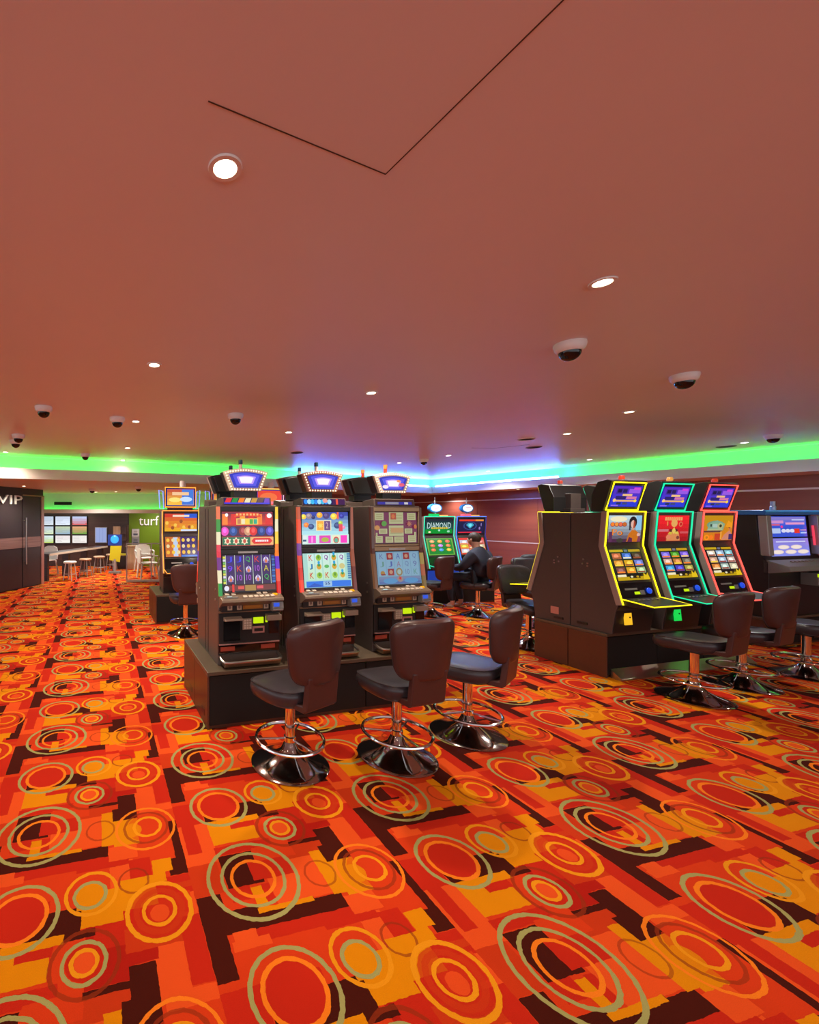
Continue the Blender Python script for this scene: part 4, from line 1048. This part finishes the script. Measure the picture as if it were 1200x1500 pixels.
def make_stool():
    """faces +y; backrest at -y"""
    t = thing('swivel_stool', '', 'stool')
    MB().lathe([(.255,0),(.257,.006),(.245,.014),(.20,.026),(.14,.048),(.09,.075),(.058,.105),(.045,.135),(.036,.15)], 40).build('base', M['dchrome'], t, smooth=True)
    MB().lathe([(.033,.14),(.033,.43),(.0,.43)], 20).build('post', M['chrome'], t, smooth=True)
    MB().lathe([(.041,.155),(.041,.185),(.034,.19)], 20).build('collar', M['chrome'], t, smooth=True)
    fr = MB().tube([(.222*math.cos(2*PI*k/36), .222*math.sin(2*PI*k/36), .17) for k in range(36)], .0115, 8, True).build('foot_ring', M['chrome'], t, smooth=True)
    for k in range(3):
        a = 2*PI*k/3+.5
        MB().tube([(.03*math.cos(a),.03*math.sin(a),.17),(.222*math.cos(a),.222*math.sin(a),.17)], .007, 6).build('spoke', M['chrome'], fr, smooth=True)
    # seat
    ol = superell(.225, .235, 3.0, 36)
    def sd(x, y, z):
        fz = -.030*max(0, y/.235)**2.5 + .012*max(0,-y/.235)**2
        return (x*(1-.06*max(0,-y/.235)), y+.015, SEAT_Z+z+fz)
    vs, fs = cushion(ol, [(.55,.0),(.82,.004),(.93,.025),(.985,.055),(1,.078),(.975,.102),(.93,.115),(.80,.121),(.45,.116)], sd)
    st = MB().add(vs, fs).build('seat', M['leather'], t, smooth=True)
    MB().tube([Vector(sd(x*.965, y*.965, .113)) for x, y in ol], .0042, 6, True).build('piping', M['leather'], st, smooth=True)
    MB().box(-.10,.10,-.10,.10,.425,.443).build('seat_plate', M['black'], t)
    # bracket
    mb = MB(); mb.prism_x([(-.10,.455),(-.255,.455),(-.278,.475),(-.300,.68),(-.262,.68),(-.24,.50),(-.10,.487)], -.135, .135); mb.build('back_bracket', M['shell'], t, bevel=.008)
    # backrest: outline in (x, z'), bent round the sitter
    bo = superell(.222, .192, 4.4, 44)
    def bd(x, zz, th):
        w = 1.0+.13*(zz/.19)                       # wider towards the top
        xx = x*w; bend = .10*(xx/.2)**2*.55; lean = -.040*(zz+.19)/.38
        return (xx, -.262+bend+lean+th*1.0, .812+zz)
    pad = [(.55,.032),(.80,.034),(.93,.028),(.985,.014),(1,.0),(1,-.004)]
    vs, fs = cushion(bo, [(1,-.006)]+[(s_, z_) for s_, z_ in pad[::-1]], lambda x,y,z: bd(x,y,z))
    bk = MB().add(vs, [f[::-1] for f in fs]).build('backrest', M['leather'], t, smooth=True)
    shp = [(1.015,.004),(1.02,-.010),(1.0,-.030),(.95,-.043),(.85,-.047),(.5,-.047)]
    vs, fs = cushion(bo, shp, lambda x,y,z: bd(x,y,z))
    MB().add(vs, fs).build('back_shell', M['shell'], bk, smooth=True)
    MB().tube([Vector(bd(x*1.012, y*1.012, .004)) for x, y in bo], .005, 6, True).build('piping', M['leather'], bk, smooth=True)
    return t
_first = [None]
def stool(x, y, face, label, group):
    """face: direction the sitter looks, degrees left of straight ahead (+y)"""
    if _first[0] is None: _first[0] = make_stool(); o = _first[0]
    else: o = copy_tree(_first[0])
    return place(o, (x, y, 0), math.radians(face), label, group)
G1, G2, G3 = 'stools of the left bank', 'stools of the right bank', 'stools in the middle distance'
stool(.545, 2.90, 34, 'swivel stool with seat turned left, left of the three in front of the left bank', G1)
stool(1.295, 2.985, 18, 'swivel stool in the middle of the three in front of the left bank', G1)
stool(1.965, 3.29, 42, 'swivel stool turned left, at the right end of the left bank', G1)
stool(4.42, 3.95, 20, 'swivel stool nearest in front of the teal-edged machine', G2)
stool(5.22, 4.25, 20, 'swivel stool in front of the coral-edged machine, second from the right edge', G2)
stool(6.20, 4.50, 10, 'swivel stool cut off by the right edge of the picture', G2)
stool(4.06, 5.50, 188, 'swivel stool with blue sheen on its backrest, behind the right bank', G3)
PSTOOL = (4.48, 7.22); PFACE = 40
stool(PSTOOL[0], PSTOOL[1], PFACE, 'swivel stool that the seated player sits on', G3)
stool(3.72, 7.25, 30, 'swivel stool in front of the DIAMOND machine left of the player', G3)
stool(4.95, 6.50, 190, 'swivel stool just behind the one with the blue sheen', G3)
stool(5.45, 7.05, 170, 'swivel stool half hidden behind the yellow-edged rear machine', G3)
stool(-.32, 6.10, 12, 'swivel stool in front of the orange and blue lit machine', G3)

# ---------------------------------------------------------------- seated player
def skin_mesh(name, verts, edges, radii, m, parent, sub=2):
    me = bpy.data.meshes.new(name); me.from_pydata(verts, edges, []); me.materials.append(m)
    o = obj(name, me, parent)
    sk = o.modifiers.new('skin', 'SKIN'); sk.use_smooth_shade = True
    layer = me.skin_vertices[0].data if me.skin_vertices else None
    if layer is None:
        bpy.context.view_layer.update(); layer = me.skin_vertices[0].data
    for i, r in enumerate(radii):
        layer[i].radius = r if isinstance(r, tuple) else (r, r); layer[i].use_root = (i == 0)
    sb = o.modifiers.new('subdivision', 'SUBSURF'); sb.levels = sub; sb.render_levels = sub
    return o
def person():
    t = thing('person', 'seated player in dark navy clothes reaching for the gem machine', 'person')
    SK = mat('skin', (.50, .26, .18), .5, noise=.05); NV = mat('navy_cloth', (.014, .016, .032), .8, noise=.2, scale=60, bump=.1); HR = mat('brown_hair', (.035, .018, .010), .6, noise=.3, scale=120, bump=.3); DN = mat('dark_denim', (.012, .014, .026), .85, noise=.2, scale=80); SH = mat('grey_shoe', (.30, .22, .19), .6, noise=.1)
    sz = .555                                   # seat top; faces +y
    B = [(0,-.02,sz+.09),(0,-.04,sz+.24),(0,-.01,sz+.42),(0,.03,sz+.52),(0,.055,sz+.59),(0,.075,sz+.68),(0,.085,sz+.76)]
    e = [(0,1),(1,2),(2,3),(3,4),(4,5),(5,6)]; r = [(.15,.11),(.145,.105),(.16,.11),(.10,.075),(.052,.055),(.078,.092),(.062,.075)]
    def limb(pts, rr, root):
        last = root
        for p, q in zip(pts, rr): B.append(p); r.append(q); e.append((last, len(B)-1)); last = len(B)-1
    for sx in (-1, 1):
        limb([(sx*.19,.01,sz+.46),(sx*.235,.10 if sx > 0 else .14,sz+.25),(sx*.17,.34 if sx < 0 else .30,sz+.22),(sx*.14,.43 if sx < 0 else .38,sz+.235)], [.058,.046,.036,.028], 2)
        h = len(B)-1; hx, hy, hz = B[h]
        for k in range(4): limb([(hx+(k-1.5)*.019, hy+.055, hz+.012),(hx+(k-1.5)*.021, hy+.095-.008*abs(k-1.4), hz-.004)], [.011,.009], h)
        limb([(hx-sx*.040, hy+.025, hz-.002),(hx-sx*.055, hy+.055, hz-.006)], [.012,.010], h)
        limb([(sx*.10,.08,sz+.065),(sx*.12,.42,sz+.06),(sx*.13,.40,sz-.20),(sx*.13,.36,sz-.40),(sx*.135,.45,sz-.44)], [.085,.060,.052,.040,.034], 0)
    body = skin_mesh('body', B, e, r, SK, t)
    # clothes follow the same joints
    J = [(0,-.02,sz+.07),(0,-.045,sz+.24),(0,-.015,sz+.42),(0,.025,sz+.535),(0,.05,sz+.575)]; je = [(0,1),(1,2),(2,3),(3,4)]; jr = [(.195,.165),(.178,.145),(.205,.155),(.150,.125),(.075,.075)]
    for sx in (-1, 1):
        a = len(J); J += [(sx*.195,.01,sz+.46),(sx*.24,.10 if sx > 0 else .14,sz+.25),(sx*.172,.33 if sx < 0 else .29,sz+.22)]
        je += [(2,a),(a,a+1),(a+1,a+2)]; jr += [.115,.074,.056]
    skin_mesh('jacket', J, je, jr, NV, body)
    T_ = [(0,-.01,sz+.085)]; te = []; tr = [(.185,.15)]
    for sx in (-1, 1):
        a = len(T_); T_ += [(sx*.10,.08,sz+.075),(sx*.12,.42,sz+.068),(sx*.13,.40,sz-.20),(sx*.13,.365,sz-.37)]
        te += [(0,a),(a,a+1),(a+1,a+2),(a+2,a+3)]; tr += [.098,.076,.064,.055]
    skin_mesh('trousers', T_, te, tr, DN, body)
    for sx in (-1, 1):
        S_ = [(sx*.13,.35,sz-.43),(sx*.135,.42,sz-.455),(sx*.14,.50,sz-.465)]
        skin_mesh('shoe', S_, [(0,1),(1,2)], [(.050,.045),(.048,.038),(.036,.024)], SH, body)
    mb = MB(); mb.ball((0,.072,sz+.735), .098, 20, 12, (.86,1.02,1.02)); 
    hm = mb.build('hair', HR, body, smooth=True)
    mb = MB()
    for sx in (-1,1): mb.ball((sx*.086,.085,sz+.70), .022, 8, 6, (.4,.8,1.2))
    mb.ball((0,.180,sz+.695), .016, 8, 6, (.8,1,1.2)); mb.ball((0,.165,sz+.655), .02, 8, 5, (1.3,.4,.35)); mb.build('face_features', SK, body, smooth=True)
    mb = MB()
    for sx in (-1,1): mb.ball((sx*.033,.163,sz+.715), .011, 8, 6, (1.2,.6,.8))
    mb.build('eyes', M['white'], body, smooth=True)
    # face plate in front of the hair
    mb = MB(); mb.ball((0,.095,sz+.695), .088, 18, 12, (.80,.92,1.12)); mb.build('face', SK, body, smooth=True)
    return t
pr = person(); pr.location = (PSTOOL[0]+.02, PSTOOL[1]-.01, 0); pr.rotation_euler = (0,0,math.radians(PFACE-8))

# ---------------------------------------------------------------- ceiling fittings
def make_downlight(cool=False):
    t = thing('downlight', '', 'ceiling light')
    MB().lathe([(.034,0),(.036,-.006),(.050,-.006),(.052,-.001),(.052,0)], 24).build('trim_ring', M['white'], t, smooth=True)
    MB().lathe([(.0,-.002),(.034,-.002),(.034,-.0045),(0,-.0045)], 20).build('lens', M['lampc'] if cool else M['lamp'], t)
    return t
def spot(t, col, w, z=-.03):
    ld = bpy.data.lights.new('downlight_beam', 'SPOT'); ld.energy = w; ld.color = col; ld.spot_size = math.radians(150); ld.spot_blend = .9; ld.shadow_soft_size = .05
    o = bpy.data.objects.new('downlight_beam', ld); C.objects.link(o); o.parent = t; o.location = (0,0,z)
dl = {False: None, True: None}
def downlight(x, y, z, label, col=WARM, k=1.0, cool=False, group='ceiling downlights'):
    if dl[cool] is None: dl[cool] = make_downlight(cool); o = dl[cool]
    else:
        o = dl[cool].copy(); C.objects.link(o)
        for ch in dl[cool].children:
            if ch.type == 'MESH': c = ch.copy(); C.objects.link(c); c.parent = o
    place(o, (x,y,z), 0, label, group)
    if k: spot(o, col, SPOT_W*k)
    return o
def up(u, v, z): d = (z-EYE)*636/(756.4-v); return ((u-305.2)*d/636, d)
LI = [((330,245),'large bright downlight nearest the camera, upper left',WARM,0.47,0), ((883,413),'downlight in the right half of the ceiling, second nearest',WARM,0.75,0),
 ((226,534),'downlight left of centre between the nearest one and the green cove',WARM,1.35,0), ((544,575),'downlight above the middle stool of the left bank',WARM,1.35,0),
 ((922,603),'downlight just past the dome camera pair on the right',NEUT,1.35,0), ((199,617),'square-glow downlight right beside a dome camera on the left',WARM,1.9,0),
 ((423,633),'downlight above the gap between left and middle machines',NEUT,1.9,0), ((1091,648),'cool white downlight near the green cove at far right',COOL,1.4,1),
 ((831,635),'small downlight in front of the right bank',NEUT,1.8,0), ((864,673),'cool white downlight above the yellow-edged machine',COOL,1.8,1),
 ((657,667),'white downlight in the blue glow near the far corner',COOL,2.0,1), ((187,656),'small downlight above the orange-lit machine',WARM,2.0,0),
 ((8,662),'downlight at the left edge by the green cove',WARM,.9,0), ((715,690),'small cool downlight by the cove above the diamond machines',COOL,1.8,1),
 ((585,678),'small cool downlight above the rightmost topper of the left bank',COOL,1.9,1), ((180,674),'tiny downlight just in front of the left green cove',WARM,.12,0)]
for (uv, lb, c, k, cool) in LI:
    x, y = up(uv[0], uv[1], CEIL); downlight(x, y, CEIL-.0005, lb, c, k, bool(cool))
for x, y, lb in ((-1.5,.5,'downlight behind the camera on the left'), (2.2,.1,'downlight above and right of the camera'), (4.4,1.2,'downlight above the aisle right of the camera'), (.4,-1.4,'downlight behind the camera'),
                 (-2.8,2.2,'downlight out of view to the left'), (-4.6,4.4,'downlight out of view far left'), (6.6,2.8,'downlight out of view to the right'), (7.7,4.3,'added unseen downlight before the card game machine'), (3.2,-2.2,'downlight behind the camera on the right'), (-3.6,-1.0,'downlight behind the camera far left')):  # unseen lamps carrying on the ceiling grid, added to light foreground and card machine
    downlight(x, y, CEIL-.0005, lb, WARM, .29)
for (u, v), lb, k in (((672,724),'small downlight in the lowered ceiling above the diamond machines',.9),((783,718),'small downlight in the lowered ceiling beside the dark topper',.9),((35,715),'downlight in the lowered ceiling above the VIP door',1.0),((170,720),'downlight in the lowered ceiling before the lounge',.9),((132,729),'tiny downlight in the lowered ceiling by the lounge bulkhead',.8)):
    x, y = {35: (-3.95, 9.3), 783: (7.35, 10.3), 672: (6.85, 12.35)}.get(u) or up(u, v, SOFF)
    downlight(x, y, SOFF-.0005, lb, WARM if u < 400 else NEUT, k)
def make_dome():
    t = thing('dome_camera', '', 'security camera')
    MB().lathe([(.080,0),(.082,-.012),(.076,-.035),(.064,-.052),(.058,-.054)], 28).build('housing', M['white'], t, smooth=True)
    MB().ball((0,0,-.052), .057, 20, 6, (1,1,.95), half='down').build('dome', M['gloss'], t, smooth=True)
    return t
dome0 = None
for (u, v), lb in (((835,503),'dome camera on the right nearest the camera'),((1003,549),'dome camera at the right, second of the pair'),((64,596),'dome camera at far left nearest the camera'),((172,612),'dome camera left beside the square-glow downlight'),((345,607),'dome camera above the leftmost bulb topper'),((27,637),'upper dome camera of the close pair at the left edge'),((23,645),'lower dome camera of the close pair at the left edge'),((125,665),'tiny dome camera just in front of the left green cove'),((621,673),'dome camera in the blue glow near the far corner'),((1133,637),'pale dome camera near the green cove at far right')):
    x, y = up(u, v, CEIL)
    if dome0 is None: dome0 = make_dome(); o = dome0
    else: o = copy_tree(dome0)
    place(o, (x,y,CEIL), 0, lb, 'dome security cameras')
for (u, v), lb in (((135,716),'dark dome camera in the lowered ceiling before the lounge'),((203,713),'dark dome camera in the lowered ceiling left of the orange-lit machine')):
    x, y = up(u, v, SOFF); o = copy_tree(dome0); place(o, (x,y,SOFF), 0, lb, 'dome security cameras')
spk = None
for (u, v), lb in (((435,663),'flat round ceiling speaker above the middle bulb topper'),((782,655),'flat round ceiling speaker in front of the right cove'),((1064,654),'flat round ceiling speaker near the far right downlight'),((771,643),'round white ceiling panel above the right bank')):
    x, y = up(u, v, CEIL)
    tsp = thing('ceiling_speaker', lb, 'ceiling speaker', (x,y,CEIL), 0, 'ceiling speakers')
    MB().lathe([(.10,0),(.105,-.006),(.09,-.010),(.088,-.006)], 24).build('rim', M['white'] if u == 771 else M['grey'], tsp, smooth=True)
    MB().lathe([(0,-.006),(.088,-.006),(.088,-.003),(0,-.003)], 24).build('grille', M['cream'] if u == 771 else M['dark'], tsp)

# ---------------------------------------------------------------- VIP entrance on the left
VA, VB = (-6.1, 5.05), (-4.04, 10.62)
vip = wall('wall_vip', VA, VB, 0, SOFF-.001, .16, M['vip']); struct(vip)
VL = (Vector(VB)-Vector(VA)).length
# local: x along the wall towards the lounge, y=0 is the room side (thickness goes to -normal)
def vbox(name, x0, x1, y0, y1, z0, z1, m, parent=vip, bevel=0): return MB().box(x0, x1, y0, y1, z0, z1).build(name, m, parent, bevel=bevel)
door = thing('door', 'dark VIP door leaf with pale horizontal band and long bar handle', 'door', (VA[0], VA[1], 0), math.atan2(VB[1]-VA[1], VB[0]-VA[0]))
vbox('leaf', VL-.70, VL-.13, -.035, -.005, .02, 2.10, M['vip'], door)
vbox('band', VL-.70, VL-.13, -.045, -.034, .93, 1.17, M['vipband'], door)
hx = VL-.66
hd = MB().tube([(hx,-.10,.55),(hx,-.10,1.62)], .018, 10).build('handle', M['steel'], door, smooth=True)
for z in (.62, 1.55): MB().tube([(hx,-.10,z),(hx,-.03,z)], .010, 8).build('handle_mount', M['steel'], hd, smooth=True)
vbox('jamb', VL-.115, VL-.02, -.05, -.002, 0, 2.12, M['pinkmetal'], vip)
vbox('head_trim', VL-.72, VL-.02, -.05, -.002, 2.12, 2.15, M['bronze'], vip)
panel = thing('door', 'dark VIP door leaf at the left edge with the same pale band', 'door', (VA[0], VA[1], 0), door.rotation_euler[2])
vbox('leaf', VL-2.4, VL-.73, -.035, -.005, .02, 2.10, M['vip'], panel); vbox('band', VL-2.4, VL-.73, -.045, -.034, .93, 1.17, M['vipband'], panel)
def lettering(name, txt, w, h, depth, m, parent, loc, rot, mirror=False):
    vs, fs = text_shape(txt); mb = MB()
    mb.add([(x*w,0,z*h) for x,z in vs], fs); mb.add([(x*w,depth,z*h) for x,z in vs], [f[::-1] for f in fs])
    # sides
    ed = {}
    for f in fs:
        for a, b in zip(f, f[1:]+f[:1]): ed[(a,b)] = ed.get((a,b),0)+1
    n = len(vs)
    for (a,b) in ed:
        if (b,a) not in ed: mb.add([(vs[a][0]*w,0,vs[a][1]*h),(vs[b][0]*w,0,vs[b][1]*h),(vs[b][0]*w,depth,vs[b][1]*h),(vs[a][0]*w,depth,vs[a][1]*h)], [(3,2,1,0)])
    return mb.build(name, m, parent, loc, rot)
vs_ = lettering('vip_sign', 'VIP', .73, .20, .03, mat('pale_letter', (.72,.78,.78), .35), None, (0,0,0), (0,0,0))
ang = door.rotation_euler[2]
vs_.location = (VA[0]+math.cos(ang)*(VL-1.11)+math.sin(ang)*.075, VA[1]+math.sin(ang)*(VL-1.11)-math.cos(ang)*.075, 2.02); vs_.rotation_euler = (0,0,ang)
tag(vs_, 'pale raised letters reading VIP above the dark door', 'sign')

# ---------------------------------------------------------------- lounge beyond
BY = 12.5
def bulkhead():
    pts = [(-6.2, 12.0), (-4.6, 12.45), (-3.0, 12.62), (-1.4, 12.62), (.7, 12.35)]
    strip_prism('trim_4', pts, offset_poly(pts, -.10), 1.80, SOFF-.001, M['cove'])
    i1 = offset_poly(pts, .20); i2 = offset_poly(pts, .17)
    strip_prism('trim_5', i1, i2, 1.76, 1.85, M['lip']); strip_prism('trim_6', i1, offset_poly(pts, -.10), 1.74, 1.765, M['lip'])
    a, b = offset_poly(pts, .06), offset_poly(pts, .09)
    mb = MB(); n = len(pts)
    vs = [(x,y,1.775) for x,y in b]+[(x,y,1.775) for x,y in a]+[(x,y,1.785) for x,y in b]+[(x,y,1.785) for x,y in a]; fs = []
    for i in range(n-1):
        j = i+1; fs += [(i,n+i,n+j,j),(2*n+i,2*n+j,3*n+j,3*n+i),(i,j,2*n+j,2*n+i),(n+i,3*n+i,3*n+j,n+j)]
    mb.add(vs, fs)
    tag(mb.build('light_strip', M['led_green2']), 'green light strip along the bulkhead over the lounge', 'light strip', 'cove light strips')
    t = thing('air_vent', 'long dark slot vent in the green bulkhead', 'vent', (-4.15, 12.40, 2.02), .14)
    MB().box(-.24,.24,-.02,.02,-.045,.045).build('vent_frame', M['dark'], t)
    for k in range(3): MB().box(-.23,.23,-.026,-.015,-.03+k*.025,-.022+k*.025).build('slat', M['black'], t)
bulkhead()
def lounge():
    LB = 14.4
    struct(MB().box(-8, -2.62, LB, LB+.15, 0, SOFF-.002).build('wall_lounge', M['dwood']))
    struct(MB().box(-2.62, .9, LB-.05, LB+.15, 0, SOFF-.002).build('wall_turf', M['green']))
    # screens wall
    rnd = random.Random(5)
    tops = [(-5.52,-5.10),(-5.06,-4.55),(-4.50,-4.00)]; rows = [(1.35,1.66),(1.05,1.33),(.76,1.03)]
    names = [['left','middle','right'],['top','middle','bottom']]
    pal = [[(rgb(215,225,235),rgb(190,205,225)),(rgb(215,235,190),rgb(190,205,220)),(rgb(200,225,120),rgb(215,235,235))],
           [(rgb(225,235,250),rgb(205,215,235)),(rgb(150,180,200),rgb(190,205,170)),(rgb(245,245,240),rgb(235,225,225))],
           [(rgb(215,90,90),rgb(190,200,235)),(rgb(110,160,60),rgb(225,160,110)),(rgb(245,240,235),rgb(235,230,225))]]
    for c in range(3):
        for r in range(3):
            x0, x1 = tops[c]; z0, z1 = rows[r]
            t = thing('television', '%s television in the %s column of the lounge screen wall' % (names[1][r], names[0][c]), 'television', ((x0+x1)/2, LB-.06, (z0+z1)/2), 0, 'lounge televisions')
            MB().box(-(x1-x0)/2,(x1-x0)/2,0,.05,-(z1-z0)/2,(z1-z0)/2).build('frame', M['black'], t)
            s = Scr(x1-x0-.03, z1-z0-.03); a, b = pal[c][r]
            s.grad(.0,.0,1,1,a,b,4)
            for k in range(5): s.rect(.08, .15+k*.16, rnd.uniform(.4,.92), .20+k*.16, tuple(q*.75 for q in b))
            s.build('picture', t, (0,-.008,0))
    # pale blue notice panel
    t = thing('notice_board', 'pale blue lit panel on the dark lounge wall', 'sign', (-3.55, LB-.04, 1.03), 0)
    MB().box(-.20,.20,0,.03,-.26,.26).build('frame', M['silver'], t); s = Scr(.36,.48,rgb(150,165,215)); s.rect(.35,0,.38,1,rgb(130,145,200)); s.rect(.65,0,.68,1,rgb(130,145,200)); s.build('panel', t, (0,-.009,0))
    # turf lettering
    lt = lettering('turf_sign', 'turf', .66, .31, .03, mat('white_letter', (.85,.85,.85), .4), None, (-1.96, LB-.085, 1.51), (0,0,0)); tag(lt, 'white raised letters reading turf on the green wall', 'sign')
    # doorway alcove with lit orange timber
    struct(MB().box(-3.15,-2.62,LB-.12,LB-.002,0,1.36).build('door_1', M['dwood']))
    t = thing('display_niche', 'niche with orange-lit timber back beside the green wall', 'niche', (-2.90, LB-.14, .70), 0)
    MB().box(-.22,.02,-.02,.01,.15,.62).build('timber_back', M['tan'], t); MB().box(.03,.22,-.02,.01,.15,.62).build('dark_shelf', M['dwood'], t)
    for z in (.15,.38,.60): MB().box(.03,.21,-.09,-.02,z,z+.015).build('shelf', M['dwood'], t)
    for k, (u, v) in enumerate(()): pass
    # posters
    for k, (z, lb, c) in enumerate(((1.10,'pale framed notice on the green wall, upper of two',rgb(190,185,185)),(.82,'dark framed notice on the green wall, lower of two',rgb(120,120,125)))):
        t = thing('framed_notice', lb, 'notice', (-2.40, LB-.055, z), 0)
        MB().box(-.125,.125,-.02,0,-.135,.135).build('frame', M['silver'], t)
        s = Scr(.21,.23,c); s.rect(.2,.55,.8,.85,tuple(q*.6 for q in c)); s.rect(.15,.15,.85,.45,rgb(70,75,90)); s.build('sheet', t, (0,-.028,0), 0, 'print')
    # desk
    t = thing('service_desk', 'tan timber desk against the green wall', 'desk', (-2.34, 13.75, 0), 0)
    MB().box(-.22,.24,-.18,.20,0,.70).build('body', M['tan'], t, bevel=.01); MB().box(-.24,.26,-.20,.22,.70,.73).build('top', M['tan'], t)
    t = thing('waste_bin', 'black bin with yellow top beside the tan desk', 'bin', (-2.72, 13.75, 0), 0)
    MB().box(-.13,.13,-.13,.13,0,.42).build('bin_body', M['black'], t, bevel=.01); MB().box(-.135,.135,-.135,.135,.42,.47).build('bin_lid', mat('yellow_lid', (.55,.50,.02), .5), t, bevel=.01)
    t = thing('promotion_stand', 'blue and yellow promotional stand at the end of the counter', 'display stand', (-2.72, 12.65, 0), 0)
    MB().box(-.17,.17,-.10,.10,.0,.05).build('foot', M['grey'], t); MB().box(-.03,.03,-.03,.03,.05,.40).build('pole', M['silver'], t)
    mb = MB(); mb.prism_y([(-.16,.38),(.14,.32),(.20,.82),(-.12,.84)], -.02, .02); mb.build('yellow_board', mat('yellow_board', (.60,.55,.01), .5), t)
    MB().box(-.20,.20,-.03,.03,.80,1.12).build('blue_board', mat('blue_board', (.01,.04,.28), .4), t); MB().ball((.0,-.04,.98), .12, 14, 8, (1,.25,1)).build('blue_lamp', emit('blue_lamp', (.03,.35,1.0), 1.2), t, smooth=True)
    # long counter with pale edge and high stools
    A, Bp = Vector((-4.02,10.95)), Vector((-3.25,13.9)); v = (Bp-A); Lc = v.length; an = math.atan2(v.y, v.x)
    t = thing('counter', 'long dark timber counter with pale edge running into the lounge', 'counter', (A.x, A.y, 0), an)
    MB().box(0,Lc,0,.40,.66,.70).build('top', M['dwood'], t); MB().box(0,Lc,-.03,0,.655,.705).build('edge', M['cream'], t)
    for k in range(4): MB().box(.08+k*(Lc-.2)/3,.16+k*(Lc-.2)/3,.1,.3,0,.66).build('leg', M['dwood'], t)
    for k in range(4):
        q = A+v*((k+.5)/4); n = Vector((v.y,-v.x)).normalized()
        s = thing('bar_stool', 'bar stool %s along the lounge counter' % ('nearest','second','third','farthest')[k], 'stool', (q.x+n.x*.36, q.y+n.y*.36, 0), an, 'bar stools at the lounge counter')
        MB().lathe([(.16,.44),(.17,.47),(.15,.49),(0,.49)], 16).build('seat', M['tan'] if k else M['white'], s, smooth=True)
        for a_ in range(4):
            a2 = a_*PI/2+.785; MB().tube([(.11*math.cos(a2),.11*math.sin(a2),.45),(.17*math.cos(a2),.17*math.sin(a2),0)], .014, 6).build('leg', M['silver'] if k else M['white'], s)
        MB().tube([(.145*math.cos(2*PI*z/16),.145*math.sin(2*PI*z/16),.16) for z in range(16)], .008, 5, True).build('foot_ring', M['silver'], s)
    # white plastic armchairs
    def armchair():
        t = thing('plastic_armchair', '', 'chair')
        MB().prism_z(superell(.24,.23,4,20), .40, .425).build('seat', M['white'], t)
        mb = MB(); mb.prism_y([(-.22,.42),(-.25,.60),(-.21,.76),(-.10,.80),(.10,.80),(.21,.76),(.25,.60),(.22,.42)], -.25, -.225); mb.build('backrest', M['white'], t)
        for sx in (-1,1):
            MB().tube([(sx*.24,-.23,.62),(sx*.27,.0,.63),(sx*.26,.20,.61),(sx*.24,.22,.42)], .022, 8).build('armrest', M['white'], t, smooth=True)
            for sy in (-1,1): MB().tube([(sx*.20,sy*.19,.41),(sx*.25,sy*.25,0)], .022, 8).build('leg', M['white'], t, smooth=True)
        return t
    a0 = armchair(); place(a0, (-1.92, 13.0, 0), math.radians(200), 'white plastic armchair against the tan desk', 'white lounge chairs')
    a1 = copy_tree(a0); place(a1, (-1.60, 11.55, 0), math.radians(-70), 'white plastic armchair nearest, left of the orange-lit machine', 'white lounge chairs')
    a2 = copy_tree(a0); place(a2, (-1.12, 12.1, 0), math.radians(100), 'white plastic armchair half hidden by the orange-lit machine', 'white lounge chairs')
    a3 = copy_tree(a0); place(a3, (-4.62, 12.3, 0), math.radians(160), 'white plastic armchair behind the nearest bar stool', 'white lounge chairs')
    # glass balustrade
    t = thing('glass_balustrade', 'low clear glass balustrade with thin rail before the lounge', 'balustrade', (-2.05, 10.95, 0), math.radians(3))
    for k in range(2):
        MB().box(.0+k*.62,.60+k*.62,-.006,.006,.06,.95).build('glass_pane', M['glass'], t)
    for k in range(3): MB().box(-.02+k*.62,.005+k*.62,-.02,.02,0,.97).build('post', M['silver'], t)
    MB().box(-.02,1.25,-.02,.02,.95,.975).build('handrail', M['silver'], t); MB().box(-.02,1.25,-.03,.03,0,.05).build('bottom_rail', M['cream'], t)
lounge()
for x, y, k in ((-4.6,12.2,.0),):
    pass
for x, y, lb in ((-4.4,13.3,'downlight inside the lounge over the counter'),(-1.6,13.4,'downlight inside the lounge before the green wall'),(-3.0,11.6,'downlight before the lounge entrance')):
    downlight(x, y, SOFF-.0005, lb, NEUT, 2.2)
